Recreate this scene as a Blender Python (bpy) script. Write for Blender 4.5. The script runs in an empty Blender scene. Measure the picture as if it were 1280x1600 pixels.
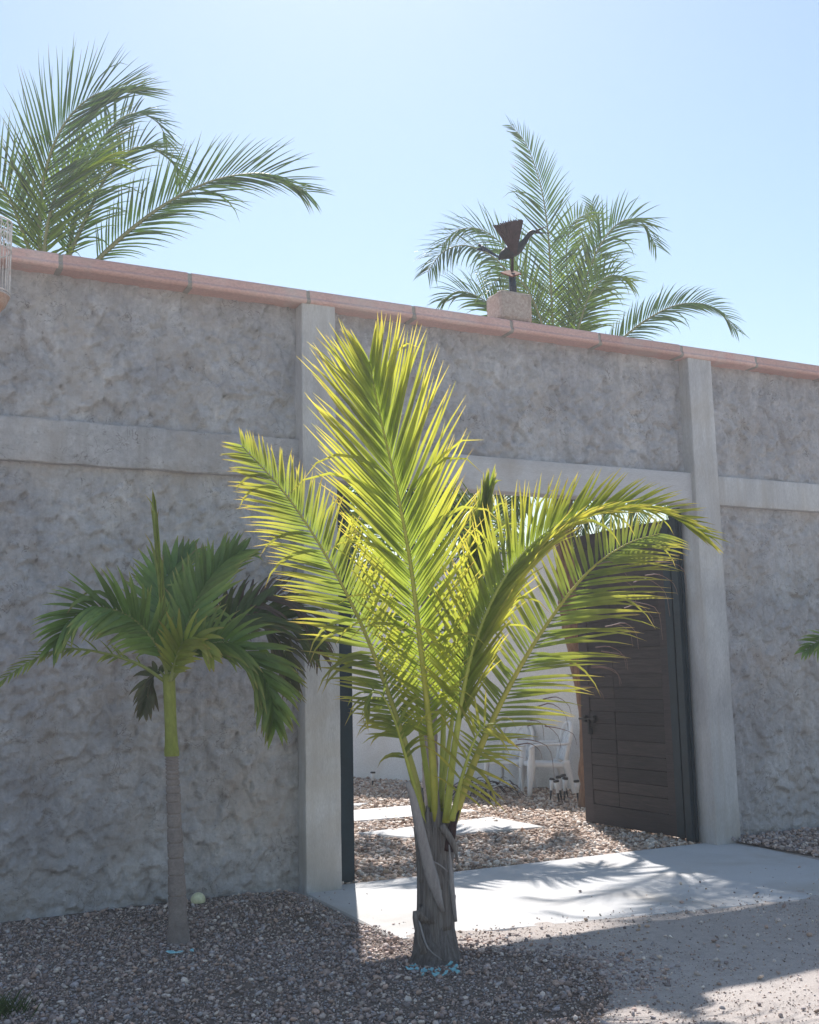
import bpy, math, random
import numpy as np
from mathutils import Vector, Matrix, Euler

random.seed(7)
RNG = np.random.default_rng(7)
SC = bpy.context.scene
COL = SC.collection

# ------------------------------------------------------------------ camera
EYE = np.array([0.0, 0.0, 1.6])
FPX, YAW, PITCH, ROLL = 1716.1, 0.4723, 0.1451, -0.0213
CF = np.array([math.sin(YAW) * math.cos(PITCH), math.cos(YAW) * math.cos(PITCH), math.sin(PITCH)])
_R = np.array([math.cos(YAW), -math.sin(YAW), 0.0])
_U = np.cross(_R, CF)
CR = math.cos(ROLL) * _R + math.sin(ROLL) * _U
CU = -math.sin(ROLL) * _R + math.cos(ROLL) * _U
cam_data = bpy.data.cameras.new('camera')
cam_data.sensor_fit = 'HORIZONTAL'
cam_data.sensor_width = 36.0
cam_data.lens = 36.0 * FPX / 1280.0
cam_data.clip_start = 0.05
cam_data.clip_end = 2000.0
cam = bpy.data.objects.new('camera', cam_data)
COL.objects.link(cam)
M = Matrix.Identity(4)
for i in range(3):
    M[i][0], M[i][1], M[i][2], M[i][3] = CR[i], CU[i], -CF[i], EYE[i]
cam.matrix_world = M
SC.camera = cam

# ------------------------------------------------------------------ light
SUN_VEC = Vector((0.315, 0.74, 1.0)).normalized()        # towards the sun
SUN_EL = math.asin(SUN_VEC.z)
SUN_AZ = math.atan2(SUN_VEC.x, SUN_VEC.y)
world = bpy.data.worlds.new('World')
SC.world = world
world.use_nodes = True
wn = world.node_tree
bg = wn.nodes['Background']
sky = wn.nodes.new('ShaderNodeTexSky')
sky.sky_type = 'NISHITA'
sky.sun_disc = False
sky.sun_elevation = SUN_EL
sky.sun_rotation = SUN_AZ
sky.air_density = 1.5
sky.dust_density = 0.45
sky.ozone_density = 2.0
wn.links.new(sky.outputs['Color'], bg.inputs['Color'])
bg.inputs['Strength'].default_value = 0.0535
sun_data = bpy.data.lights.new('sun', 'SUN')
sun_data.energy = 2.8
sun_data.angle = math.radians(0.55)
sun_data.color = (1.0, 0.955, 0.91)
sun = bpy.data.objects.new('sun', sun_data)
COL.objects.link(sun)
sun.rotation_euler = SUN_VEC.to_track_quat('Z', 'Y').to_euler()
sun.location = (3, 8, 12)
SC.view_settings.view_transform = 'Standard'
SC.view_settings.look = 'None'
SC.view_settings.exposure = 1.40
SC.view_settings.gamma = 1.0
SC.view_settings.use_curve_mapping = False


def W(u, v, y):
    """point of the place seen towards (u, v) of the 1280x1600 frame at the distance y"""
    d = CF + CR * (u - 640) / FPX + CU * (800 - v) / FPX
    return EYE + d * (y / d[1])


def G(u, v, z=0.0):
    d = CF + CR * (u - 640) / FPX + CU * (800 - v) / FPX
    return EYE + d * ((z - EYE[2]) / d[2])


# ------------------------------------------------------------------ helpers
def new_mesh(name, verts, faces, mat=None, smooth=False, cols=None):
    me = bpy.data.meshes.new(name)
    if isinstance(faces, np.ndarray):
        k = faces.shape[1]
        me.vertices.add(len(verts))
        me.vertices.foreach_set('co', np.asarray(verts, np.float32).ravel())
        me.loops.add(faces.size)
        me.loops.foreach_set('vertex_index', faces.astype(np.int32).ravel())
        me.polygons.add(len(faces))
        me.polygons.foreach_set('loop_start', np.arange(0, faces.size, k, dtype=np.int32))
        me.polygons.foreach_set('loop_total', np.full(len(faces), k, np.int32))
        me.update(calc_edges=True)
    else:
        me.from_pydata([tuple(map(float, v)) for v in verts], [], [tuple(f) for f in faces])
        me.update()
    if smooth:
        me.polygons.foreach_set('use_smooth', np.ones(len(me.polygons), bool))
    if cols is not None:
        at = me.color_attributes.new('Col', 'FLOAT_COLOR', 'POINT')
        c = np.ones((len(verts), 4), np.float32)
        c[:, :3] = np.asarray(cols, np.float32)
        at.data.foreach_set('color', c.ravel())
    if mat:
        me.materials.append(mat)
    return me


def link(name, me, parent=None):
    o = bpy.data.objects.new(name, me)
    COL.objects.link(o)
    if parent is not None:
        o.parent = parent
    return o


def origin(parent):
    p = np.zeros(3)
    while parent is not None:
        p = p + np.array(parent.location)
        parent = parent.parent
    return p


def obj(name, geo, mat, parent=None, smooth=False, cols=None):
    """geo (verts, faces) in world coordinates -> one mesh object under parent"""
    v = np.asarray(geo[0], float) - origin(parent)
    return link(name, new_mesh(name, v, geo[1], mat, smooth, cols), parent)


def thing(name, label, cat, loc=(0, 0, 0), group=None):
    o = bpy.data.objects.new(name, None)
    o.empty_display_size = 0.1
    COL.objects.link(o)
    o.location = loc
    o['label'] = label
    o['category'] = cat
    if group:
        o['group'] = group
    return o


def tag(o, label=None, cat=None, group=None, kind=None):
    for k, v in (('label', label), ('category', cat), ('group', group), ('kind', kind)):
        if v:
            o[k] = v
    return o


def copy_tree(o, parent=None):
    c = o.copy()
    COL.objects.link(c)
    c.parent = parent
    for ch in list(o.children):
        copy_tree(ch, c)
    return c


def box(x0, x1, y0, y1, z0, z1, b=0.0):
    """box, with chamfered edges when b > 0"""
    if b <= 0:
        v = [(x, y, z) for x in (x0, x1) for y in (y0, y1) for z in (z0, z1)]
        f = [(0, 1, 3, 2), (4, 6, 7, 5), (0, 4, 5, 1), (2, 3, 7, 6), (0, 2, 6, 4), (1, 5, 7, 3)]
        return v, f
    import bmesh
    bm = bmesh.new()
    vs = [bm.verts.new((x, y, z)) for x in (x0, x1) for y in (y0, y1) for z in (z0, z1)]
    for q in [(0, 1, 3, 2), (4, 6, 7, 5), (0, 4, 5, 1), (2, 3, 7, 6), (0, 2, 6, 4), (1, 5, 7, 3)]:
        bm.faces.new([vs[i] for i in q])
    bmesh.ops.bevel(bm, geom=bm.edges[:], offset=b, segments=2, affect='EDGES', profile=0.6)
    bm.verts.index_update()
    v = [tuple(p.co) for p in bm.verts]
    f = [tuple(p.index for p in fc.verts) for fc in bm.faces]
    bm.free()
    return v, f


def join(*geos):
    V, F = [], []
    for v, f in geos:
        n = len(V)
        V.extend([tuple(p) for p in v])
        F.extend([tuple(int(i) + n for i in q) for q in f])
    return V, F


def tube(pts, radii, sides=8, flat=None, cap=True, up=None):
    """swept tube; flat = (a, b) factors on the two cross axes"""
    pts = [np.asarray(p, float) for p in pts]
    n = len(pts)
    if np.isscalar(radii):
        radii = [radii] * n
    V, F = [], []
    ref = np.array(up if up is not None else (0.31, -0.9, 0.3), float)
    for i, p in enumerate(pts):
        t = pts[min(i + 1, n - 1)] - pts[max(i - 1, 0)]
        t = t / (np.linalg.norm(t) + 1e-9)
        a = np.cross(t, ref)
        if np.linalg.norm(a) < 1e-3:
            a = np.cross(t, np.array([1.0, 0.2, 0.1]))
        a /= np.linalg.norm(a)
        b = np.cross(a, t)
        fa, fb = flat if flat else (1, 1)
        for k in range(sides):
            th = 2 * math.pi * k / sides
            V.append(p + radii[i] * (math.cos(th) * a * fa + math.sin(th) * b * fb))
    for i in range(n - 1):
        for k in range(sides):
            k2 = (k + 1) % sides
            F.append((i * sides + k, i * sides + k2, (i + 1) * sides + k2, (i + 1) * sides + k))
    if cap:
        F.append(tuple(range(sides))[::-1])
        F.append(tuple((n - 1) * sides + k for k in range(sides)))
    return V, F


def lathe(prof, cx=0, cy=0, sides=24, cap=True):
    V, F = [], []
    for r, z in prof:
        for k in range(sides):
            th = 2 * math.pi * k / sides
            V.append((cx + r * math.cos(th), cy + r * math.sin(th), z))
    for i in range(len(prof) - 1):
        for k in range(sides):
            k2 = (k + 1) % sides
            F.append((i * sides + k, i * sides + k2, (i + 1) * sides + k2, (i + 1) * sides + k))
    if cap:
        F.append(tuple(range(sides))[::-1])
        F.append(tuple((len(prof) - 1) * sides + k for k in range(sides)))
    return V, F


def spline(pts, n):
    """Catmull-Rom through pts, n samples evenly in length"""
    P = [np.asarray(p, float) for p in pts]
    P = [2 * P[0] - P[1]] + P + [2 * P[-1] - P[-2]]
    out = []
    for i in range(1, len(P) - 2):
        for k in range(24):
            t = k / 24
            a, b, c, d = P[i - 1], P[i], P[i + 1], P[i + 2]
            out.append(0.5 * ((2 * b) + (-a + c) * t + (2 * a - 5 * b + 4 * c - d) * t * t + (-a + 3 * b - 3 * c + d) * t ** 3))
    out.append(P[-2])
    out = np.array(out)
    L = np.concatenate([[0], np.cumsum(np.linalg.norm(np.diff(out, axis=0), axis=1))])
    s = np.linspace(0, L[-1], n)
    return np.stack([np.interp(s, L, out[:, j]) for j in range(3)], 1), L[-1]


# -------------------------------------------------- numpy noise
def hash2(ix, iy, seed):
    h = (ix.astype(np.int64) * 374761393 + iy.astype(np.int64) * 668265263 + seed * 974711) & 0x7fffffff
    h = ((h ^ (h >> 13)) * 1274126177) & 0x7fffffff
    h = h ^ (h >> 16)
    return (h & 0xffff) / 65535.0


def vnoise(x, y, seed=0):
    ix, iy = np.floor(x), np.floor(y)
    fx, fy = x - ix, y - iy
    fx, fy = fx * fx * (3 - 2 * fx), fy * fy * (3 - 2 * fy)
    a, b = hash2(ix, iy, seed), hash2(ix + 1, iy, seed)
    c, d = hash2(ix, iy + 1, seed), hash2(ix + 1, iy + 1, seed)
    return (a * (1 - fx) + b * fx) * (1 - fy) + (c * (1 - fx) + d * fx) * fy


def fbm(x, y, seed=0, o=4):
    s, a, t = 0, 1, 0
    for i in range(o):
        s = s + a * vnoise(x * 2 ** i, y * 2 ** i, seed + i)
        t += a
        a *= 0.5
    return s / t - 0.5


def dabs(x, y, cell, seed, slope):
    """hand-thrown render: overlapping flat dabs with sharp lips"""
    x, y = x / cell, y / cell
    x = x + 0.55 * fbm(x * 1.3, y * 1.3, seed + 50, 3)
    y = y + 0.55 * fbm(x * 1.3, y * 1.3, seed + 60, 3)
    ix, iy = np.floor(x), np.floor(y)
    best = np.full(x.shape, 1e9)
    out = np.zeros(x.shape)
    for dx in (-1, 0, 1):
        for dy in (-1, 0, 1):
            cx, cy = ix + dx, iy + dy
            px = cx + hash2(cx, cy, seed)
            py = cy + hash2(cx, cy, seed + 1)
            tx = (hash2(cx, cy, seed + 2) - 0.5) * 2
            ty = (hash2(cx, cy, seed + 3) - 0.75) * 2
            h0 = hash2(cx, cy, seed + 4)
            ddx, ddy = x - px, y - py
            r2 = ddx * ddx + ddy * ddy * 0.8
            h = h0 * 0.7 + slope * (tx * ddx + ty * ddy) - 0.5 * r2
            out = np.where(r2 < best, h, out)
            best = np.minimum(best, r2)
    return out


def grid(nx, ny, fn):
    """fn(s, t) arrays in 0..1 -> xyz"""
    s, t = np.meshgrid(np.linspace(0, 1, nx), np.linspace(0, 1, ny))
    X, Y, Z = fn(s, t)
    V = np.stack([X.ravel(), Y.ravel(), Z.ravel()], 1)
    i = np.arange(nx - 1)[None, :] + np.arange(ny - 1)[:, None] * nx
    F = np.stack([i, i + 1, i + 1 + nx, i + nx], -1).reshape(-1, 4)
    return V, F


# ------------------------------------------------------------------ materials
def mat(name):
    m = bpy.data.materials.new(name)
    m.use_nodes = True
    nt = m.node_tree
    return m, nt, nt.nodes['Principled BSDF'], nt.nodes['Material Output']


def N(nt, typ, **kw):
    n = nt.nodes.new(typ)
    for k, v in kw.items():
        if k in n.inputs.keys():
            n.inputs[k].default_value = v
        else:
            setattr(n, k, v)
    return n


def coords(nt, scale=(1, 1, 1), kind='Object'):
    tc = N(nt, 'ShaderNodeTexCoord')
    mp = N(nt, 'ShaderNodeMapping')
    mp.inputs['Scale'].default_value = scale
    nt.links.new(tc.outputs[kind], mp.inputs['Vector'])
    return mp.outputs['Vector']


def ramp(nt, fac, stops):
    r = N(nt, 'ShaderNodeValToRGB')
    el = r.color_ramp.elements
    while len(el) < len(stops):
        el.new(0.5)
    for e, (p, c) in zip(el, stops):
        e.position = p
        e.color = (*c, 1)
    nt.links.new(fac, r.inputs['Fac'])
    return r.outputs['Color']


def mix(nt, fac, a, b, mode='MIX'):
    m = N(nt, 'ShaderNodeMix', data_type='RGBA', blend_type=mode)
    for sock, v in ((m.inputs['Factor'], fac), (m.inputs['A'], a), (m.inputs['B'], b)):
        pass
    fi = [s for s in m.inputs if s.name == 'Factor' and s.type == 'VALUE'][0]
    ai = [s for s in m.inputs if s.name == 'A' and s.type == 'RGBA'][0]
    bi = [s for s in m.inputs if s.name == 'B' and s.type == 'RGBA'][0]
    for s, v in ((fi, fac), (ai, a), (bi, b)):
        if hasattr(v, 'links'):
            nt.links.new(v, s)
        elif isinstance(v, (int, float)):
            s.default_value = v
        else:
            s.default_value = (*v, 1)
    return [s for s in m.outputs if s.type == 'RGBA'][0]


def noise(nt, vec, scale, detail=5, rough=0.6, dist=0.0):
    n = N(nt, 'ShaderNodeTexNoise')
    n.inputs['Scale'].default_value = scale
    n.inputs['Detail'].default_value = detail
    n.inputs['Roughness'].default_value = rough
    n.inputs['Distortion'].default_value = dist
    nt.links.new(vec, n.inputs['Vector'])
    return n.outputs['Fac']


def bump(nt, bsdf, h, strength, dist=0.01):
    b = N(nt, 'ShaderNodeBump')
    b.inputs['Strength'].default_value = strength
    b.inputs['Distance'].default_value = dist
    nt.links.new(h, b.inputs['Height'])
    nt.links.new(b.outputs['Normal'], bsdf.inputs['Normal'])
    return b


def mottled(name, c0, c1, scale=3.0, fine=60.0, rough=0.9, bs=0.4, bd=0.006, stretch=(1, 1, 1), stain=None, stain_scale=0.8, streak=None, vary=0.0, painted_crease=False):
    m, nt, p, _ = mat(name)
    vec = coords(nt, stretch)
    a = ramp(nt, noise(nt, vec, scale, 6, 0.65, 0.3), [(0.3, c0), (0.7, c1)])
    f = noise(nt, vec, fine, 6, 0.7)
    g = ramp(nt, f, [(0.25, (0.78, 0.78, 0.78)), (0.75, (1.18, 1.18, 1.18))])
    c = mix(nt, 1.0, a, g, 'MULTIPLY')
    if stain:
        s = ramp(nt, noise(nt, coords(nt), stain_scale, 5, 0.6, 0.6), [(0.5, (0, 0, 0)), (0.72, (0.7, 0.7, 0.7))])
        c = mix(nt, s, c, stain)
    if streak:
        sv = coords(nt, (9.0, 9.0, 0.55))
        s1 = ramp(nt, noise(nt, sv, 1.0, 5, 0.65, 0.2), [(0.47, (0, 0, 0)), (0.75, (0.75, 0.75, 0.75))])
        c = mix(nt, s1, c, streak)
        blot = ramp(nt, noise(nt, coords(nt), 1.1, 4, 0.55, 0.4), [(0.3, (0.80, 0.80, 0.82)), (0.72, (1.14, 1.14, 1.12))])
        c = mix(nt, 1.0, c, blot, 'MULTIPLY')
    if streak and painted_crease:
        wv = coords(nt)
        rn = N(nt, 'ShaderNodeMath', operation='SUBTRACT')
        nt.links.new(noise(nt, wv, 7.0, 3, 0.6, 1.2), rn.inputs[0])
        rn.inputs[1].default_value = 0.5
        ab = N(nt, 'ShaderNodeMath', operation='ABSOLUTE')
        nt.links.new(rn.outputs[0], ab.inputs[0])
        line = ramp(nt, ab.outputs[0], [(0.0, (1, 1, 1)), (0.016, (0, 0, 0))])  # dark crevice lines painted in colour, for the shade and dirt in cracks
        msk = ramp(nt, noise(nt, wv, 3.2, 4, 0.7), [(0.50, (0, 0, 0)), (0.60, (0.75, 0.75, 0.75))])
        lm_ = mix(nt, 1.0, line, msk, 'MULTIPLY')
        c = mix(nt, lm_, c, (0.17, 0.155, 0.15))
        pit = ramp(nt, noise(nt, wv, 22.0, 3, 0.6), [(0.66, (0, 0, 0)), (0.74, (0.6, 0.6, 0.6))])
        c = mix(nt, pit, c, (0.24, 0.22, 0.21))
    if vary:
        oi = N(nt, 'ShaderNodeObjectInfo')
        tone = ramp(nt, oi.outputs['Random'], [(0.0, (1 - vary, 1 - vary * 1.1, 1 - vary * 1.2)), (1.0, (1 + vary * .6, 1 + vary, 1 + vary))])
        c = mix(nt, 1.0, c, tone, 'MULTIPLY')
    nt.links.new(c, p.inputs['Base Color'])
    p.inputs['Roughness'].default_value = rough
    p.inputs['Specular IOR Level'].default_value = 0.25
    bump(nt, p, f, bs, bd)
    return m


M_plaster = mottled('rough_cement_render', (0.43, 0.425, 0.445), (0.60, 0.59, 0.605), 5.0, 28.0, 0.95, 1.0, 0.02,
                    stain=(0.42, 0.37, 0.34), stain_scale=2.2, streak=(0.38, 0.36, 0.36), painted_crease=True)
M_concrete = mottled('smooth_concrete', (0.48, 0.475, 0.48), (0.62, 0.615, 0.62), 2.6, 40.0, 0.85, 0.5, 0.006,
                     (3, 3, 0.7), stain=(0.46, 0.41, 0.35), stain_scale=1.3, streak=(0.44, 0.41, 0.38))
M_beam = mottled('board_marked_concrete', (0.52, 0.51, 0.52), (0.60, 0.59, 0.60), 2.0, 50.0, 0.85, 0.5, 0.004,
                 (0.6, 1, 6), stain=(0.36, 0.30, 0.25), stain_scale=1.0)
M_slab = mottled('pale_concrete_slab', (0.50, 0.495, 0.49), (0.57, 0.565, 0.56), 1.4, 140.0, 0.8, 0.2, 0.003,
                 stain=(0.40, 0.36, 0.31), stain_scale=1.1)
M_terra = mottled('terracotta_coping', (0.62, 0.37, 0.33), (0.70, 0.47, 0.43), 2.5, 70.0, 0.75, 0.25, 0.003,
                  (0.6, 1, 1), stain=(0.62, 0.52, 0.48), stain_scale=1.5, vary=0.13)
M_mortar = mottled('grey_mortar', (0.33, 0.30, 0.27), (0.45, 0.41, 0.37), 8.0, 90.0, 0.95, 0.6, 0.006)
M_whitewall = mottled('white_limewash', (0.78, 0.78, 0.78), (0.86, 0.86, 0.86), 1.2, 60.0, 0.85, 0.15, 0.003,
                      stain=(0.62, 0.57, 0.50), stain_scale=0.7)
M_block = mottled('coarse_stone_block', (0.44, 0.33, 0.28), (0.66, 0.58, 0.52), 40.0, 120.0, 0.95, 1.0, 0.01)
M_trunk = mottled('grey_palm_bark', (0.19, 0.165, 0.155), (0.42, 0.385, 0.37), 14.0, 60.0, 0.95, 1.0, 0.03, (4, 4, 0.3))
M_sheath = mottled('fibrous_leaf_base', (0.21, 0.18, 0.165), (0.48, 0.44, 0.41), 16.0, 70.0, 0.9, 1.0, 0.02, (5, 5, 0.25))
M_drygrey = mottled('dry_grey_petiole', (0.28, 0.26, 0.26), (0.42, 0.39, 0.38), 12.0, 90.0, 0.85, 0.5, 0.005, (5, 5, 0.25))
M_ringtrunk = mottled('ringed_palm_trunk', (0.23, 0.20, 0.19), (0.35, 0.31, 0.29), 7.0, 70.0, 0.9, 0.7, 0.01, (1, 1, 1.5))
M_brownbark = mottled('peeling_brown_bark', (0.16, 0.085, 0.055), (0.42, 0.26, 0.17), 8.0, 40.0, 0.95, 1.0, 0.02, (3, 3, 0.5))
M_steel = mottled('dark_teal_steel', (0.009, 0.022, 0.032), (0.015, 0.036, 0.050), 5.0, 60.0, 0.45, 0.2, 0.002)
M_iron = mottled('black_iron', (0.012, 0.012, 0.014), (0.03, 0.028, 0.028), 14.0, 60.0, 0.55, 0.3, 0.002)
M_blueiron = mottled('worn_blue_iron', (0.012, 0.022, 0.04), (0.035, 0.055, 0.085), 10.0, 60.0, 0.45, 0.3, 0.002)
M_rust = mottled('rusty_iron', (0.13, 0.045, 0.028), (0.24, 0.085, 0.05), 20.0, 80.0, 0.85, 0.6, 0.003)
M_ruststain = mottled('dark_rust', (0.035, 0.022, 0.025), (0.075, 0.042, 0.042), 20.0, 80.0, 0.8, 0.6, 0.003)
M_plastic, _nt, _p, _ = mat('white_moulded_plastic')
_p.inputs['Base Color'].default_value = (0.80, 0.82, 0.84, 1)
_p.inputs['Roughness'].default_value = 0.4
_v = coords(_nt)
_nt.links.new(ramp(_nt, noise(_nt, _v, 6, 5), [(0.3, (0.80, 0.81, 0.83)), (0.7, (0.86, 0.88, 0.90))]), _p.inputs['Base Color'])
M_cagewhite = mottled('chipped_white_paint', (0.60, 0.56, 0.53), (0.75, 0.72, 0.70), 12.0, 60.0, 0.6, 0.3, 0.002,
                      stain=(0.36, 0.16, 0.09), stain_scale=9.0)
M_clay = mottled('stained_clay', (0.42, 0.22, 0.14), (0.56, 0.40, 0.32), 14.0, 70.0, 0.9, 0.6, 0.004)
M_black, _nt, _p, _ = mat('black_plastic')
_p.inputs['Base Color'].default_value = (0.02, 0.02, 0.022, 1)
_p.inputs['Roughness'].default_value = 0.4
M_ball, _nt, _p, _ = mat('cream_plastic_lens')
_p.inputs['Base Color'].default_value = (0.78, 0.78, 0.50, 1)
_p.inputs['Roughness'].default_value = 0.35
_nt.links.new(ramp(_nt, noise(_nt, coords(_nt), 30, 5), [(0.35, (0.62, 0.62, 0.40)), (0.65, (0.82, 0.82, 0.55))]), _p.inputs['Base Color'])
M_turq = mottled('turquoise_paint', (0.22, 0.50, 0.58), (0.36, 0.66, 0.74), 30.0, 90.0, 0.7, 0.3, 0.002)


def wood_mat(name, c0, c1):
    m, nt, p, _ = mat(name)
    oi = N(nt, 'ShaderNodeObjectInfo')
    tc = N(nt, 'ShaderNodeTexCoord')
    add = N(nt, 'ShaderNodeVectorMath', operation='ADD')
    mul = N(nt, 'ShaderNodeVectorMath', operation='SCALE')
    mul.inputs['Scale'].default_value = 7.0
    cmb = N(nt, 'ShaderNodeCombineXYZ')
    for s in 'XYZ':
        nt.links.new(oi.outputs['Random'], cmb.inputs[s])
    nt.links.new(cmb.outputs[0], mul.inputs[0])
    nt.links.new(tc.outputs['Object'], add.inputs[0])
    nt.links.new(mul.outputs[0], add.inputs[1])
    mp = N(nt, 'ShaderNodeMapping')
    mp.inputs['Scale'].default_value = (1.2, 1.2, 14)
    nt.links.new(add.outputs[0], mp.inputs['Vector'])
    v = mp.outputs['Vector']
    g = noise(nt, v, 3.0, 8, 0.7, 0.8)
    c = ramp(nt, g, [(0.28, c0), (0.72, c1)])
    tone = ramp(nt, oi.outputs['Random'], [(0.0, (0.6, 0.58, 0.6)), (1.0, (1.3, 1.25, 1.2))])
    c = mix(nt, 1.0, c, tone, 'MULTIPLY')
    nt.links.new(c, p.inputs['Base Color'])
    p.inputs['Roughness'].default_value = 0.75
    bump(nt, p, g, 0.7, 0.006)
    return m


M_wood = wood_mat('dark_weathered_planks', (0.016, 0.013, 0.014), (0.066, 0.050, 0.047))
M_woodframe = wood_mat('dark_door_frame_wood', (0.024, 0.018, 0.020), (0.055, 0.042, 0.042))


def leaf_mat(name, trans=0.5, tcol=(1.5, 1.35, 0.6), rough=0.38, spec=0.5):
    m, nt, p, out = mat(name)
    at = N(nt, 'ShaderNodeAttribute', attribute_name='Col')
    vec = coords(nt)
    var = ramp(nt, noise(nt, vec, 14, 4), [(0.3, (0.82, 0.86, 0.8)), (0.7, (1.15, 1.12, 1.1))])
    c = mix(nt, 1.0, at.outputs['Color'], var, 'MULTIPLY')
    nt.links.new(c, p.inputs['Base Color'])
    p.inputs['Roughness'].default_value = rough
    p.inputs['Specular IOR Level'].default_value = spec
    tr = N(nt, 'ShaderNodeBsdfTranslucent')
    tc = mix(nt, 1.0, c, tcol, 'MULTIPLY')
    nt.links.new(tc, tr.inputs['Color'])
    ms = N(nt, 'ShaderNodeMixShader')
    ms.inputs[0].default_value = trans
    nt.links.new(p.outputs[0], ms.inputs[1])
    nt.links.new(tr.outputs[0], ms.inputs[2])
    nt.links.new(ms.outputs[0], out.inputs['Surface'])
    return m


M_leaf = leaf_mat('coconut_leaf', 0.58, (1.6, 1.52, 0.8))
M_leafdark = leaf_mat('less_translucent_leaf', 0.35, (1.4, 1.3, 0.6), 0.42)  # lets less light through than the coconut leaf; blade colour comes from vertices
M_leafback = leaf_mat('glossy_far_palm_leaf', 0.38, (1.6, 1.45, 0.6), 0.28, 0.7)
M_rachis = leaf_mat('yellow_green_midrib', 0.0, (1, 1, 1), 0.5)


def pebble_mat(name, bs=0.5):
    m, nt, p, _ = mat(name)
    at = N(nt, 'ShaderNodeAttribute', attribute_name='Col')
    vec = coords(nt)
    f = noise(nt, vec, 90, 4)
    c = mix(nt, 1.0, at.outputs['Color'], ramp(nt, f, [(0.3, (0.75, 0.75, 0.75)), (0.7, (1.2, 1.2, 1.2))]), 'MULTIPLY')
    nt.links.new(c, p.inputs['Base Color'])
    p.inputs['Roughness'].default_value = 0.8
    bump(nt, p, f, bs, 0.004)
    return m


M_pebble = pebble_mat('mixed_pebbles')


def ground_mat(name, c0, c1, c2):
    m, nt, p, _ = mat(name)
    vec = coords(nt)
    big = noise(nt, vec, 0.9, 6, 0.6, 0.5)
    a = ramp(nt, big, [(0.3, c0), (0.7, c1)])
    grit = noise(nt, vec, 120, 3, 0.8)
    mid = noise(nt, vec, 14, 6, 0.7)
    a = mix(nt, ramp(nt, mid, [(0.45, (0, 0, 0)), (0.75, (0.8, 0.8, 0.8))]), a, c2)
    a = mix(nt, 1.0, a, ramp(nt, grit, [(0.3, (0.72, 0.7, 0.7)), (0.7, (1.2, 1.2, 1.2))]), 'MULTIPLY')
    nt.links.new(a, p.inputs['Base Color'])
    p.inputs['Roughness'].default_value = 0.95
    p.inputs['Specular IOR Level'].default_value = 0.15
    ad = N(nt, 'ShaderNodeMath', operation='ADD')
    nt.links.new(grit, ad.inputs[0])
    nt.links.new(mid, ad.inputs[1])
    bump(nt, p, ad.outputs[0], 0.7, 0.012)
    return m


M_sand = ground_mat('pale_sandy_dirt', (0.46, 0.41, 0.375), (0.56, 0.51, 0.47), (0.38, 0.33, 0.30))
M_bed = ground_mat('dark_soil_under_gravel', (0.17, 0.14, 0.12), (0.26, 0.215, 0.185), (0.12, 0.10, 0.09))
M_chipbed = ground_mat('chip_covered_soil', (0.40, 0.31, 0.25), (0.52, 0.42, 0.36), (0.28, 0.21, 0.17))

# ------------------------------------------------------------------ ground
PF = 7.83          # front of the pillars and coping
WF = 7.97          # face of the render
WB = 8.17          # back of the wall
XL0, XL1, XR0, XR1 = 3.08, 3.37, 7.02, 7.31


def sand_h(x, y):
    return 0.018 * fbm(x * 0.9, y * 0.9, 5, 3) + 0.006 * fbm(x * 5, y * 5, 9, 3)


g = obj('ground', ([(-120, -120, -0.05), (120, -120, -0.05), (120, 160, -0.05), (-120, 160, -0.05)], [(0, 1, 2, 3)]), M_sand)
tag(g, 'flat sandy ground running out to the horizon', kind='structure')


def bed_edge(y):
    return 3.05 + 0.75 * np.exp(-((y - 5.2) / 0.75) ** 2) - 0.15 * np.clip((4.6 - y), 0, 1) + 0.32 * fbm(y * 1.7, y * 0 + 1, 3, 5)


def sandf(s, t):
    x = -6 + 18 * s
    y = -1 + 8.98 * t
    fr = 6.22 - 0.10 * (x - 3.4) + 0.42 * fbm(x * 1.6, y * 1.6, 21, 5)
    ins = np.clip((y - fr) / 0.10, 0, 1) * (x > 2.95) * np.clip((7.22 - x) / 0.05, 0, 1)
    inbed = np.clip((bed_edge(y) - 0.10 - x) / 0.10, 0, 1)
    return x, y, sand_h(x, y) * (1 - ins) + 0.012 - 0.035 * ins - 0.035 * inbed + 0.012 * fbm(x * 6, y * 6, 55, 3) * (1 - ins)
g = obj('sandy_lane', grid(360, 240, sandf), M_sand, smooth=True)
tag(g, 'pale sandy lane in front of the wall, strewn with pebbles', kind='structure')


def bedf(s, t):
    y = 3.6 + 4.38 * t
    edge = bed_edge(y) + 0.12
    x = -3 + (edge + 3) * s
    mound = 0.03 * np.clip((edge - 0.22 - x) / 0.3, -0.5, 1) * (1 - np.clip((4.2 - y) * 3, 0, 1))
    ins = np.clip((y - 6.22) / 0.08, 0, 1) * np.clip((x - 2.95) / 0.08, 0, 1)
    return x, y, (sand_h(x, y) + 0.004 + mound * 0.8) * (1 - ins) - 0.03 * ins
g = obj('gravel_bed', grid(160, 110, bedf), M_bed, smooth=True)
tag(g, 'dark soil of the planting bed under the two palms', kind='structure')


g = obj('side_bed', grid(30, 30, lambda s, t: (7.24 + 3.6 * s + 0.0 * t, 6.3 + 1.69 * t, 0.006 + 0.02 * t + 0 * s)), M_bed, smooth=True)
tag(g, 'gravel strip at the wall foot beyond the right pillar', kind='structure')
g = obj('courtyard_ground', grid(60, 60, lambda s, t: (-4 + 16 * s, WF + 0.01 + 13 * t, 0.004 + 0.03 * fbm(s * 22, t * 18, 4, 3))), M_chipbed, smooth=True)
tag(g, 'courtyard floor of brown chips behind the gate', kind='structure')


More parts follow.
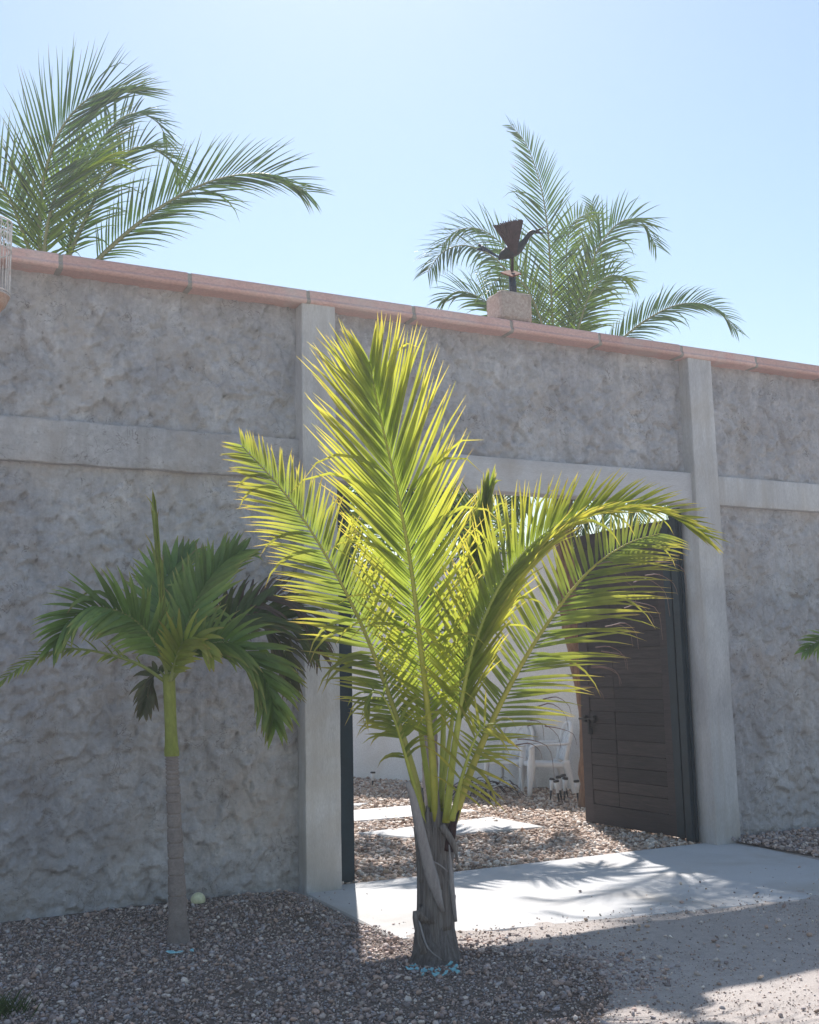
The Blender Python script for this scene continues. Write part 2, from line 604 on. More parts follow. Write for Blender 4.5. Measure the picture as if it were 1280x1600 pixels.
# threshold slab with eased edges
def slab(poly, z0, z1, name, label, m, e=0.012):
    P = np.array(poly, float)
    c = P.mean(0)
    Q = P + (c - P) / np.linalg.norm(c - P, axis=1)[:, None] * e
    n = len(P)
    V = [(*p, z0) for p in P] + [(*p, z1 - e) for p in P] + [(*q, z1) for q in Q]
    F = []
    for k in range(n):
        k2 = (k + 1) % n
        F += [(k, k2, n + k2, n + k), (n + k, n + k2, 2 * n + k2, 2 * n + k)]
    F.append(tuple(2 * n + k for k in range(n)))
    o = obj(name, (V, F), m)
    tag(o, label, kind='structure')
    return o


slab([(3.08, WF - 0.02), (3.06, 7.2), (3.03, 6.22), (3.45, 6.14), (4.2, 6.02), (5.2, 5.86), (6.2, 5.72), (7.12, 5.7), (7.17, 6.8), (7.3, 7.86), (7.0, 8.0), (3.4, 8.0)],
     -0.05, 0.012, 'threshold_slab', 'pale concrete slab at the gate opening', M_slab)
slab([G(560, 1307)[:2], G(640, 1314)[:2], G(852, 1297)[:2], G(770, 1281)[:2]], -0.02, 0.035, 'paving_slab',
     'grey paving slab in the courtyard, nearer to the gate', M_slab)
slab([G(500, 1292)[:2], (5.69, 11.1), G(760, 1278)[:2] * 0 + np.array([6.45, 11.1]), (6.2, 12.0), G(500, 1275)[:2]], -0.02, 0.035, 'paving_slab',
     'pale paving slab farther inside the courtyard, left of the coconut palm trunk', M_whitewall)
slab([G(470, 1268)[:2], G(560, 1263)[:2], G(575, 1259)[:2], G(470, 1262)[:2]], -0.02, 0.035, 'paving_slab',
     'small far paving slab beside the left gate post', M_slab)


# -------------------------------------------------- pebbles
def ico():
    t = (1 + 5 ** 0.5) / 2
    v = np.array([(-1, t, 0), (1, t, 0), (-1, -t, 0), (1, -t, 0), (0, -1, t), (0, 1, t), (0, -1, -t), (0, 1, -t),
                  (t, 0, -1), (t, 0, 1), (-t, 0, -1), (-t, 0, 1)], float)
    v /= np.linalg.norm(v[0])
    f = np.array([(0, 11, 5), (0, 5, 1), (0, 1, 7), (0, 7, 10), (0, 10, 11), (1, 5, 9), (5, 11, 4), (11, 10, 2), (10, 7, 6),
                  (7, 1, 8), (3, 9, 4), (3, 4, 2), (3, 2, 6), (3, 6, 8), (3, 8, 9), (4, 9, 5), (2, 4, 11), (6, 2, 10), (8, 6, 7), (9, 8, 1)])
    return v, f


def octa():
    v = np.array([(1, 0, 0), (-1, 0, 0), (0, 1, 0), (0, -1, 0), (0, 0, 1), (0, 0, -1)], float)
    f = np.array([(0, 2, 4), (2, 1, 4), (1, 3, 4), (3, 0, 4), (2, 0, 5), (1, 2, 5), (3, 1, 5), (0, 3, 5)])
    return v, f


def stones(name, xy, z, size, palette, label, flatten=0.6, seed=1, smooth=True, m=None, elong=0.35, bury=0.25, small=False):
    r = np.random.default_rng(seed)
    n = len(xy)
    v0, f0 = octa() if small else ico()
    nv = len(v0)
    V = v0[None] * (1 + r.uniform(-0.22, 0.22, (n, nv, 1)))
    sc = size[:, None] * np.stack([1 + r.uniform(-elong, elong, n), 1 + r.uniform(-elong, elong, n), flatten * (1 + r.uniform(-.3, .3, n))], 1)
    V = V * sc[:, None, :]
    q = r.normal(size=(n, 4)) * np.array([1, 0.25, 0.25, 1.0])
    q /= np.linalg.norm(q, axis=1)[:, None]
    w, x, y, zq = q.T
    R = np.stack([np.stack([1 - 2 * (y * y + zq * zq), 2 * (x * y - w * zq), 2 * (x * zq + w * y)], 1),
                  np.stack([2 * (x * y + w * zq), 1 - 2 * (x * x + zq * zq), 2 * (y * zq - w * x)], 1),
                  np.stack([2 * (x * zq - w * y), 2 * (y * zq + w * x), 1 - 2 * (x * x + y * y)], 1)], 1)
    V = np.einsum('nij,nkj->nki', R, V)
    V[:, :, 0] += xy[:, 0:1]
    V[:, :, 1] += xy[:, 1:2]
    V[:, :, 2] += (z + size * (flatten - bury) + r.uniform(0, 0.4, n) * size)[:, None]
    F = (f0[None] + (np.arange(n) * nv)[:, None, None]).reshape(-1, 3)
    pal = np.array(palette)
    c = pal[r.integers(0, len(pal), n)] * (1 + r.uniform(-0.25, 0.25, (n, 1)))
    C = np.repeat(c, nv, 0)
    o = obj(name, (V.reshape(-1, 3), F), m or M_pebble, smooth=smooth, cols=C)
    tag(o, label, kind='stuff')
    return o


PAL = [(0.511, 0.372, 0.322), (0.468, 0.349, 0.298), (0.423, 0.321, 0.286), (0.55, 0.441, 0.39), (0.264, 0.21, 0.199), (0.678, 0.562, 0.491), (0.369, 0.314, 0.303), (0.507, 0.35, 0.278), (0.421, 0.368, 0.377), (0.691, 0.593, 0.526), (0.41, 0.376, 0.381), (0.303, 0.223, 0.19), (0.352, 0.27, 0.236), (0.242, 0.197, 0.185)]
PALC = [(.60, .46, .37), (.68, .55, .45), (.48, .34, .26), (.72, .62, .54), (.36, .25, .19), (.78, .70, .62), (.55, .41, .31), (.26, .19, .15), (.50, .44, .40)]

r = np.random.default_rng(3)
def bed_points(n):
    X = r.uniform(-0.6, 4.4, n)
    Y = r.uniform(3.75, 7.93, n)
    d = bed_edge(Y) + 0.14 + 0.14 * fbm(X * 3, Y * 3, 77, 3) - X
    ok = (d > 0) | (r.uniform(0, 1, n) < np.exp(-np.clip(-d, 0, 9) / 0.16) * 0.6)
    ok &= ~((X > 3.03) & (Y > 6.1) & (r.uniform(0, 1, n) < 0.985))
    ok &= ~((X > 3.07) & (Y > 7.78))
    patch = np.clip(0.75 + 1.3 * fbm(X * 1.6, Y * 1.6, 88, 3), 0.25, 1)
    ok &= r.uniform(0, 1, n) < np.where(Y < 4.6, 0.5, 1.0) * patch
    X, Y, d = X[ok], Y[ok], d[ok]
    onslab = (X > 3.03) & (Y > 6.1)
    Z = np.where(onslab, 0.012, sand_h(X, Y) + 0.006 + np.where(d > 0.25, 0.020, 0.0))
    return X, Y, Z


X, Y, Z = bed_points(27000)
stones('gravel', np.stack([X, Y], 1), Z + 0.003, 0.006 + 0.012 * r.uniform(0, 1, len(X)) ** 3.0, PAL, 'loose brown and grey gravel around the palms', seed=4, elong=0.5)
X, Y, Z = bed_points(128000)
stones('fine_gravel', np.stack([X, Y], 1), Z, 0.0035 + 0.0065 * r.uniform(0, 1, len(X)) ** 1.5, PAL, 'finer brown gravel between the bigger stones around the palms',
       seed=14, elong=0.55, small=True, flatten=0.5)

n = 900
X = 7.2 + 2.8 * r.uniform(0, 1, n * 6)
Y = 6.3 + 1.62 * r.uniform(0, 1, n * 6)
ok = X > 7.2 + 0.1 * fbm(Y * 3, Y * 0, 2)
X, Y = X[ok], Y[ok]
stones('gravel', np.stack([X, Y], 1), 0.02 + 0.02 * (Y - 6.3) / 1.6, 0.009 + 0.016 * r.uniform(0, 1, len(X)) ** 1.6, PAL,
       'loose gravel at the wall foot beyond the right pillar', seed=5)

# chips in the courtyard
n = 36000
X = r.uniform(3.2, 9.4, n)
Y = 8.02 + 8.5 * r.uniform(0, 1, n) ** 1.15
size = (0.011 + 0.017 * r.uniform(0, 1, n) ** 1.5) * (1 + 0.03 * (Y - 8))
ok = (X > 3.4) & (X < 8.9) | (Y > 8.2)
for a, b, c_, d_ in ((4.75, 6.35, 9.95, 10.15), (4.6, 6.1, 11.25, 11.85)):
    ok &= ~((X > a) & (X < b) & (Y > c_) & (Y < d_))
X, Y, size = X[ok], Y[ok], size[ok]
stones('courtyard_chips', np.stack([X, Y], 1), 0.004 + 0.0 * X, size, PALC, 'brown and cream chips covering the courtyard floor',
       flatten=0.5, seed=6, smooth=False, elong=0.5)

# pebbles scattered over the slab front and lane
n = 5200
X = r.uniform(1.0, 8.5, n)
Y = r.uniform(3.4, 7.0, n)
front = 6.15 - 0.17 * (X - 3.4)
dens = np.where(Y > front, np.exp(-(Y - front) / (0.10 + 0.14 * np.clip(X - 4.3, 0, 2))), 0.35 + 0.65 * np.exp(-(front - Y) / 0.3))
ok = (r.uniform(0, 1, n) < dens) & ~((X < 3.3) & (Y > 6.1))
X, Y = X[ok], Y[ok]
onslab = (Y > 6.16 - 0.15 * (X - 3.4)) & (X < 7.2)
Z = np.where(onslab, 0.012, sand_h(X, Y) + 0.012)
stones('scattered_pebbles', np.stack([X, Y], 1), Z, 0.004 + 0.014 * r.uniform(0, 1, len(X)) ** 4, PALC + PAL,
       'small pebbles strewn over the slab edge and sandy lane', seed=8, bury=0.1)
# finer grit
n = 42000
X = r.uniform(2.8, 8.6, n)
Y = r.uniform(3.6, 6.5, n)
front = 6.1 - 0.17 * (X - 3.4)
ok = (r.uniform(0, 1, n) < np.where(Y > front, np.exp(-(Y - front) / 0.06), np.clip(0.35 + 1.6 * fbm(X * 2, Y * 2, 66, 4), 0.03, 1)))
X, Y = X[ok], Y[ok]
onslab = (Y > 6.16 - 0.15 * (X - 3.4)) & (X < 7.2)
stones('sand_grit', np.stack([X, Y], 1), np.where(onslab, 0.012, sand_h(X, Y) + 0.012), 0.002 + 0.005 * r.uniform(0, 1, len(X)) ** 2,
       PALC + PAL, 'coarse grit lying on the sand by the slab', seed=9, bury=0.1, small=True)

# ------------------------------------------------------------------ the wall
wall = thing('boundary_wall', 'high grey rendered wall with concrete pillars and a pink coping', 'wall', (5.2, 8.07, 0))


def render_panel(x0, x1, z0, z1, y=WF, amp=0.035, cell=0.15, step=0.0155, seed=11, name='render_panel', ragged=0.0):
    nx, nz = max(4, int((x1 - x0) / step)), max(4, int((z1 - z0) / step))

    def fn(s, t):
        x = x0 + (x1 - x0) * s
        z = z0 + (z1 - z0) * t
        big = dabs(x * 1.15, z * 0.8, cell, seed, 0.9)
        small = dabs(x + 3.3, z * 0.8, cell * 0.45, seed + 20, 0.9)
        h = amp * (0.8 * big + 0.62 * small) + 0.9 * amp * fbm(x * 16, z * 14, seed + 30, 4)
        edge = np.clip(np.minimum(np.minimum(s, 1 - s) * (x1 - x0), np.minimum(t, 1 - t) * (z1 - z0)) / 0.03, 0, 1)
        h = h - amp * 0.45
        if ragged:
            z = z + ragged * np.where(t == 1, fbm(x * 9, x * 0, seed, 4), 0)
        return x, y - h * (0.35 + 0.65 * edge), z
    v, f = grid(nx, nz, fn)
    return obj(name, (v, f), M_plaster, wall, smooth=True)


# core behind the render
for a, b in ((-4.0, XL0 + 0.02), (XR1 - 0.02, 14.0)):
    obj('wall_core', box(a, b, WF + 0.06, WB, -0.05, 4.50), M_mortar, wall)
obj('wall_core', box(XL0 + 0.02, XR1 - 0.02, WF + 0.06, 8.065, 3.13, 4.50), M_mortar, wall)
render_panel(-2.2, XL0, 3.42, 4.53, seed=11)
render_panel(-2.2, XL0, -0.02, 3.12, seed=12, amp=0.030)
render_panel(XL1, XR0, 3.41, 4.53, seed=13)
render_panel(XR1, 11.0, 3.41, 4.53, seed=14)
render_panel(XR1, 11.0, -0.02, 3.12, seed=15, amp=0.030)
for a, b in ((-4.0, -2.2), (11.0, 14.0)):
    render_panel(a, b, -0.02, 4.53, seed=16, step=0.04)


def rough_beam(x0, x1, z0, z1, y, depth, mat_, amp, seed, tag_label):
    """beam front with an uneven face and eased arrises"""
    nx = int((x1 - x0) / 0.02)
    prof = [(0.0, depth), (0.0, 0.012), (0.01, 0.003), (0.03, 0), (0.25, 0), (0.5, 0), (0.75, 0), (0.97, 0), (0.99, 0.003), (1.0, 0.012), (1.0, depth)]

    def fn(s, t):
        k = np.round(t * (len(prof) - 1)).astype(int)
        pz = np.array([p[0] for p in prof])[k]
        py = np.array([p[1] for p in prof])[k]
        x = x0 + (x1 - x0) * s
        z = z0 + (z1 - z0) * pz
        fr = (py < 0.02)
        yy = y + py - amp * np.where(fr, fbm(x * 6, z * 9, seed, 4) + 0.3, 0)
        zz = z + amp * 0.7 * fbm(x * 5, pz * 0 + seed, seed + 3, 4)
        return x, yy, zz
    v, f = grid(nx, len(prof), fn)
    o = obj('beam', (v, f), mat_, wall, smooth=False)
    o['label'] = tag_label
    return o


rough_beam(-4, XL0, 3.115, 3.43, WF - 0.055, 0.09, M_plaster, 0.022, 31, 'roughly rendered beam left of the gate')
rough_beam(XL1, XR0, 3.115, 3.41, WF - 0.085, 0.175, M_beam, 0.005, 33, 'smooth concrete lintel over the gate')
rough_beam(XR1, 14, 3.12, 3.405, WF - 0.065, 0.10, M_concrete, 0.006, 35, 'smooth concrete beam right of the gate')


def pillar(x0, x1, label, seed):
    ny, nz = 12, 150
    sect = [(0, 0.36), (0, 0.02), (0.006, 0.006), (0.02, 0), (0.5, 0), (0.98, 0), (0.994, 0.006), (1, 0.02), (1, 0.36)]

    def fn(s, t):
        k = np.round(s * (len(sect) - 1)).astype(int)
        px = np.array([p[0] for p in sect])[k]
        py = np.array([p[1] for p in sect])[k]
        z = -0.04 + 4.575 * t
        wob = 0.012 * fbm(z * 1.1, px * 3 + seed, seed, 3) + 0.004 * fbm(z * 8, px * 5, seed + 2, 3)
        x = x0 + (x1 - x0) * px + np.where(px < 0.5, wob, wob * 0.7)
        y = PF + py + 0.008 * fbm(z * 2.3, px * 2, seed + 4, 3)
        return x, y, z
    v, f = grid(len(sect), nz, fn)
    f = f.tolist()
    top = [(nz - 1) * len(sect) + k for k in range(len(sect))]
    f.append(tuple(top))
    o = obj('pillar', (v.tolist(), f), M_concrete, wall)
    o['label'] = label
    return o


pillar(XL0, XL1, 'smooth concrete pillar left of the gate', 41)
pillar(XR0, XR1, 'smooth concrete pillar right of the gate', 45)
pillar(-1.0, -0.72, 'smooth concrete pillar farther left', 47)
pillar(11.1, 11.38, 'smooth concrete pillar farther right', 49)

# coping tiles
joints = [0.275 + 0.951 * k + 0.0 for k in range(-5, 16)]


def coping_geo(x0, x1, dz=0.0, dy=0.0):
    pr = [(PF - 0.005, 4.520), (PF - 0.022, 4.530), (PF - 0.028, 4.545), (PF - 0.020, 4.558), (PF - 0.012, 4.566), (PF - 0.010, 4.615),
          (PF - 0.002, 4.630), (PF + 0.02, 4.638), (8.19, 4.66), (8.21, 4.65), (8.215, 4.53), (8.20, 4.515)]
    V = [(x, y + dy, z + dz) for x in (x0, x1) for y, z in pr]
    n_ = len(pr)
    F = [(k, (k + 1) % n_, n_ + (k + 1) % n_, n_ + k) for k in range(n_)]
    F += [tuple(range(n_))[::-1], tuple(range(n_, 2 * n_))]
    return V, F


for k in range(len(joints) - 1):
    a, b = joints[k], joints[k + 1]
    w = 0.012 if k % 2 else 0.02
    obj('coping_tile', coping_geo(a + w, b - w, random.uniform(-.003, .003), random.uniform(-.003, .003)), M_terra, wall)
for k, a in enumerate(joints):
    w = 0.022
    v, f = coping_geo(a - w, a + w, -0.004, 0.004)
    obj('mortar_joint', (v, f), M_mortar, wall)

# ------------------------------------------------------------------ gate
for x0, x1, lab in ((XL1 + 0.012, 3.57, 'dark teal steel gate post beside the left pillar'), (6.93, XR0 - 0.012, 'dark teal steel gate post beside the right pillar')):
    p = obj('gate_post', join(box(x0, x1, 8.045, 8.135, 0.02, 3.09, 0.004), box(x0 + 0.03, x1 - 0.03, 8.02, 8.045, 0.02, 3.09)), M_steel, wall)
    p['label'] = lab


def gate_leaf(hx, hy, ang, label, flip=1):
    """leaf in local coordinates: x along the leaf from its hinge, front towards local -y"""
    t = thing('gate_door', label, 'gate door', (hx, hy, 0))
    wd, z0, z1 = 1.46, 0.035, 3.0

    def part(name, geo, m):
        return link(name, new_mesh(name, geo[0], geo[1], m), t)
    part('hinge_stile', box(0, 0.10, -0.035, 0.035, z0, z1, 0.004), M_steel)
    part('lock_stile', box(wd - 0.14, wd, -0.03, 0.03, z0, z1, 0.004), M_woodframe)
    part('bottom_rail', box(0.10, wd - 0.14, -0.032, 0.032, z0, z0 + 0.19, 0.004), M_woodframe)
    part('top_rail', box(0.10, wd - 0.14, -0.032, 0.032, z1 - 0.15, z1, 0.004), M_woodframe)
    part('hinge_side_board', box(0.103, 0.20, -0.031, 0.031, z0 + 0.19, z1 - 0.15, 0.004), M_woodframe)
    part('back_sheet', box(0.2, wd - 0.14, 0.004, 0.012, z0 + 0.19, z1 - 0.15), M_woodframe)
    z = z0 + 0.193
    rr = random.Random(5)
    row = 0
    while z < z1 - 0.17:
        h = min(0.136 + rr.uniform(-.022, .022), z1 - 0.153 - z)
        split = 0.92 + rr.uniform(-.004, .004)
        for a, b in ((0.204, split - 0.002), (split + 0.002, wd - 0.142)):
            dz = rr.uniform(0, .004)
            dy = rr.uniform(-.004, .004)
            part('plank', box(a, b, -0.024 + dy, 0.002, z + 0.001 + dz * .5, z + h - 0.0025, 0.002), M_wood)
        z += h
        row += 1
    lk = part('slide_bolt', join(box(wd - 0.26, wd + 0.01, -0.062, -0.042, 1.075, 1.095, 0.003), box(wd - 0.24, wd - 0.21, -0.065, -0.028, 1.05, 1.12),
                                 box(wd - 0.10, wd - 0.07, -0.065, -0.028, 1.05, 1.12)), M_iron)
    link('bolt_handle', new_mesh('bolt_handle', *join(box(wd - 0.17, wd - 0.145, -0.07, -0.05, 0.93, 1.085, 0.004), box(wd - 0.18, wd - 0.135, -0.062, -0.032, 0.93, 1.0)), M_iron), lk)
    t.rotation_euler = (0, 0, ang)
    if flip < 0:
        t.scale = (1, -1, 1)
    return t


gate_leaf(6.985, 8.175, math.radians(92.4), 'dark plank gate door swung open inside the right pillar', -1)
gate_leaf(3.50, 8.175, math.radians(91.0), 'dark plank gate door swung open behind the left pillar')

# ------------------------------------------------------------------ courtyard wall behind
A = np.array([7.0, 15.85]); B = np.array([8.75, 12.08])
dd = (B - A) / np.linalg.norm(B - A)
nn_ = np.array([dd[1], -dd[0]])
if nn_[0] < 0:
    nn_ = -nn_
P0, P1 = A - dd * 4.5, B + dd * 3.5
hgt = 3.3
v = []
for p in (P0, P1, P1 + nn_ * 0.2, P0 + nn_ * 0.2):
    v += [(*p, -0.05), (*p, hgt)]
f = [(0, 2, 3, 1), (2, 4, 5, 3), (4, 6, 7, 5), (6, 0, 1, 7), (1, 3, 5, 7)]
o = obj('courtyard_wall', (v, f), M_whitewall)
tag(o, 'plain white wall standing across the courtyard behind the chairs', 'wall')


# ------------------------------------------------------------------ palms
def leaflet(base, d0, nrm, length, width, droop, c0, c1, c2, segs=5, fold=0.35, curl=0.0, rr=random):
    """one folded leaf blade -> verts, faces, colours"""
    p = np.array(base, float)
    d = d0 / np.linalg.norm(d0)
    V, C, F = [], [], []
    st = length / segs
    prof = [0.35, 0.9, 1.0, 0.86, 0.6, 0.34, 0.03] if segs == 6 else [0.4, 1.0, 0.95, 0.72, 0.42, 0.03]
    for k in range(segs + 1):
        t = k / segs
        w = np.cross(d, nrm)
        w /= np.linalg.norm(w) + 1e-9
        n_ = np.cross(w, d)
        hw = 0.5 * width * prof[min(k, len(prof) - 1)]
        V += [p - w * hw + n_ * hw * fold, p, p + w * hw + n_ * hw * fold]
        col = c0 + (c1 - c0) * min(1, t ** 1.3 * 1.1)
        if t > 0.85:
            col = c2 if c2 is not None else col
        C += [col, col * 1.1, col]
        if k:
            a = (k - 1) * 3
            F += [(a, a + 1, a + 4, a + 3), (a + 1, a + 2, a + 5, a + 4)]
        g_ = droop * (0.35 + 1.5 * t * t) / segs
        d = d + np.array([0, 0, -g_]) + curl * w / segs * t
        d /= np.linalg.norm(d)
        p = p + d * st
    return V, F, C


def frond(tree, pts, nrm, n, ll, t0=0.2, ang=(60, 22), droop=0.5, width=0.03, rad=(0.02, 0.003), lenf=None, angR=None,
          llR=None, droopR=None, cols=((.10, .20, .02), (.32, .32, .04), None), rcol=(.36, .38, .06), lmat=None, jit=0.06,
          vee=0.25, segs=5, singles=None, seed=0, name='frond', fold=0.35, gap=0.0, label=None, leafname='leaflet', clump=0.0, twist=0.0):
    rr = random.Random(seed * 31 + 5)
    P, L = spline(pts, 40)
    nrm = np.asarray(nrm, float)
    nrm = nrm / np.linalg.norm(nrm)
    rd = [rad[0] + (rad[1] - rad[0]) * (i / 39) ** 0.7 for i in range(40)]
    rv, rf = tube(P, rd, 7, flat=(1.0, 0.7))
    rc = np.tile(np.array(rcol), (len(rv), 1))
    rach = obj(name, (rv, rf), M_rachis, tree, smooth=True, cols=rc)
    if label:
        rach['label'] = label
    T = np.gradient(P, axis=0)
    T /= np.linalg.norm(T, axis=1)[:, None]
    out = []
    c0, c1, c2 = [np.array(c) if c is not None else None for c in cols]
    for i in range(n):
        u = (i + 0.5) / n
        if lenf:
            lf = np.interp(u, [q[0] for q in lenf], [q[1] for q in lenf])
        else:
            lf = np.interp(u, [0, .12, .4, .75, 1], [0.45, 0.8, 1.0, 0.8, 0.42])
        cl = rr.uniform(-1, 1) * clump
        for side in (-1, 1):
            if gap and rr.random() < gap:
                continue
            uu = min(0.999, max(0, t0 + (1 - t0) * (u + rr.uniform(-.3, .3) / n)))
            k = uu * 39
            i0 = int(k)
            fr = k - i0
            b = P[i0] * (1 - fr) + P[min(i0 + 1, 39)] * fr
            t = T[i0]
            tw = twist * (u - 0.3)
            s0 = np.cross(t, nrm)
            s0 /= np.linalg.norm(s0) + 1e-9
            n0 = np.cross(s0, t)
            s = s0 * math.cos(tw) + n0 * math.sin(tw)
            n1 = np.cross(s, t)
            a_ = ang if side < 0 or angR is None else angR
            a = math.radians(a_[0] + (a_[1] - a_[0]) * u + cl * 8 + rr.gauss(0, 1) * jit * 40)
            l0 = ll if side < 0 or llR is None else llR
            dr = droop if side < 0 or droopR is None else droopR
            d = math.cos(a) * t + math.sin(a) * side * s + n1 * (vee + rr.gauss(0, jit))
            lw = width * (0.75 + 0.5 * lf) * rr.uniform(0.85, 1.1)
            length = l0 * lf * rr.uniform(0.88, 1.1)
            jc = rr.uniform(0.75, 1.2)
            jy = rr.random()
            cc1 = c1 * jc * (1 - 0.35 * jy) + c0 * 0.35 * jy
            tip = c2 if (c2 is not None and rr.random() < 0.85) else None
            if rr.random() < 0.16:
                tip = np.array((.24, .15, .09))
            if rr.random() < 0.05:
                dr = dr + 2.2
            V, F, C = leaflet(b, d, n1 * 1.0 + 0.25 * side * s, length, lw, dr * rr.uniform(0.7, 1.35), c0 * jc, cc1, tip, segs, fold,
                              curl=rr.gauss(0, 0.25))
            out.append((length, V, F, C, rach))
    lm = lmat or M_leaf
    if singles is None:
        VV, FF, CC = [], [], []
        for _, V, F, C, _r in out:
            m_ = len(VV)
            VV += V
            CC += C
            FF += [tuple(q + m_ for q in f_) for f_ in F]
        lo = obj('leaflets', (VV, FF), lm, rach, smooth=True, cols=CC)
        lo['kind'] = 'stuff'
    else:
        singles += [(l, V, F, C, _r, lm, leafname) for l, V, F, C, _r in out]
    return rach


def emit_leaflets(tree, items, limit=300, rest='leaflets'):
    items = sorted(items, key=lambda q: -q[0])
    for l, V, F, C, rach, lm, nm in items[:limit]:
        obj(nm, (V, F), lm, rach, smooth=True, cols=C)
    if len(items) > limit:
        VV, FF, CC = [], [], []
        for l, V, F, C, rach, lm, nm in items[limit:]:
            m_ = len(VV)
            VV += V
            CC += C
            FF += [tuple(q + m_ for q in f_) for f_ in F]
        o = obj(rest, (VV, FF), items[0][5], tree, smooth=True, cols=CC)
        o['kind'] = 'stuff'


TOCAM = -CF * np.array([1, 1, 0.3])

# ---- the coconut palm in the middle
CX, CY = 2.975, 5.62
coco = thing('coconut_palm', 'young coconut palm with bright yellow-green fronds in front of the gate', 'palm tree', (CX, CY, 0))


def trunk_geo():
    def fn(s, t):
        th = 2 * math.pi * s
        z = -0.03 + 0.86 * t
        rad = 0.125 - 0.035 * np.clip(z / 0.25, 0, 1) - 0.012 * np.clip((z - 0.5) / 0.3, 0, 1)
        rad = rad + 0.018 * fbm(th * 2.2, z * 6, 3, 4) * 1.0 + 0.012 * np.abs(np.sin(th * 3.5 + z * 7)) + 0.03 * np.exp(-np.clip(z, 0, 9) * 22)
        cx = CX + 0.02 * z
        return cx + rad * np.cos(th), CY + rad * np.sin(th), z
    return grid(48, 60, fn)


obj('trunk', trunk_geo(), M_trunk, coco, smooth=True)


def leaf_base(th0, span, z0, z1, r0, r1, flare, seed, tipw=0.15):
    """old sheath wrapping part of the trunk and rising to a torn point"""
    def fn(s, t):
        w = span * (1 - (1 - tipw) * t ** 1.4)
        th = th0 + (s - 0.5) * w + 0.25 * fbm(t * 3, t * 0 + seed, seed, 2)
        rad = r0 + (r1 - r0) * t + flare * t ** 3 + 0.010 * (1 - (2 * s - 1) ** 2) + 0.006 * fbm(s * 7, t * 5, seed, 3)
        z = z0 + (z1 - z0) * t + 0.05 * fbm(s * 4, t * 0 + 3, seed + 5, 3) * (t > 0.95)
        return CX + 0.02 * z + rad * np.cos(th), CY + rad * np.sin(th), z
    v, f = grid(9, 16, fn)
    v2 = v.copy()
    c = np.array([CX, CY])
    dxy = v2[:, :2] - c
    v2[:, :2] = c + dxy * (1 - 0.010 / np.linalg.norm(dxy, axis=1)[:, None])
    F = f.tolist() + [tuple(i + len(v) for i in q[::-1]) for q in f.tolist()]
    nx, ny = 9, 16
    rim = [k for k in range(nx)] + [k * nx + nx - 1 for k in range(1, ny)] + [(ny - 1) * nx + k for k in range(nx - 2, -1, -1)] + [k * nx for k in range(ny - 2, 0, -1)]
    for a, b in zip(rim, rim[1:] + rim[:1]):
        F.append((a, a + len(v), b + len(v), b))
    obj('leaf_base', (v.tolist() + v2.tolist(), F), M_sheath, coco, smooth=True)


front = math.atan2(-CY, -CX)
k = 0
for th, sp, z0, z1, fl in ((0.2, 1.9, -0.02, 0.42, 0.015), (-0.9, 1.7, -0.02, 0.33, 0.02), (1.3, 1.8, -0.02, 0.36, 0.02), (2.5, 1.8, 0.0, 0.5, 0.02),
                           (-2.2, 1.7, 0.02, 0.52, 0.02), (0.55, 1.5, 0.2, 0.78, 0.015), (-0.45, 1.4, 0.24, 0.86, 0.01), (1.7, 1.5, 0.25, 0.8, 0.03),
                           (3.0, 1.6, 0.3, 0.9, 0.02), (-1.5, 1.3, 0.2, 0.74, 0.03), (0.1, 1.1, 0.42, 0.98, 0.0), (-1.0, 1.1, 0.45, 0.95, 0.02),
                           (1.1, 1.1, 0.45, 0.93, 0.025)):
    leaf_base(front + th, sp, z0, z1, 0.105 - 0.03 * z0, 0.085 - 0.02 * z0, fl, 70 + k)
    k += 1


def stubby(name, pts, rad, m, flat=(1, 0.5)):
    P, L = spline(pts, 14)
    n_ = len(P)
    rs = np.interp(np.linspace(0, 1, n_), np.linspace(0, 1, len(rad)), rad)
    return obj(name, tube(P, list(rs), 8, flat=flat, up=TOCAM), m, coco, smooth=True)


o = stubby('dry_petiole', [W(692, 1425, 5.50), W(672, 1360, 5.49), W(655, 1290, 5.47), W(645, 1245, 5.46), W(637, 1222, 5.45)], [0.012, 0.036, 0.030, 0.026, 0.014], M_drygrey)
o['label'] = 'long grey dead leaf stalk leaning on the trunk'
stubby('dry_petiole', [W(712, 1440, 5.53), W(706, 1380, 5.5), W(702, 1320, 5.5)], [0.01, 0.014, 0.004], M_drygrey)
stubby('torn_sheath', [W(690, 1290, 5.50), W(708, 1318, 5.46), W(716, 1348, 5.46)], [0.022, 0.017, 0.003], M_sheath)
stubby('torn_sheath', [W(700, 1330, 5.52), W(708, 1290, 5.5), W(718, 1266, 5.5)], [0.030, 0.026, 0.003], M_ruststain)
stubby('torn_sheath', [W(664, 1440, 5.52), W(650, 1425, 5.50), W(652, 1455, 5.5), W(662, 1490, 5.5)], [0.024, 0.017, 0.012, 0.02], M_sheath)
stubby('torn_sheath', [W(668, 1350, 5.53), W(664, 1300, 5.5), W(650, 1262, 5.5)], [0.03, 0.026, 0.008], M_trunk)
stubby('fibre_string', [W(674, 1345, 5.49), W(688, 1352, 5.47), W(700, 1362, 5.48)], [0.004, 0.004, 0.003], M_drygrey)
stubby('fibre_string', [W(655, 1440, 5.49), W(668, 1480, 5.45), W(690, 1500, 5.46)], [0.005, 0.005, 0.003], M_drygrey)

S = []
GY = ((.19, .26, .055), (.46, .43, .085), (.62, .50, .16))
GR = ((.15, .235, .06), (.33, .36, .08), (.52, .45, .15))
GD = ((.15, .21, .06), (.38, .35, .085), (.42, .31, .16))
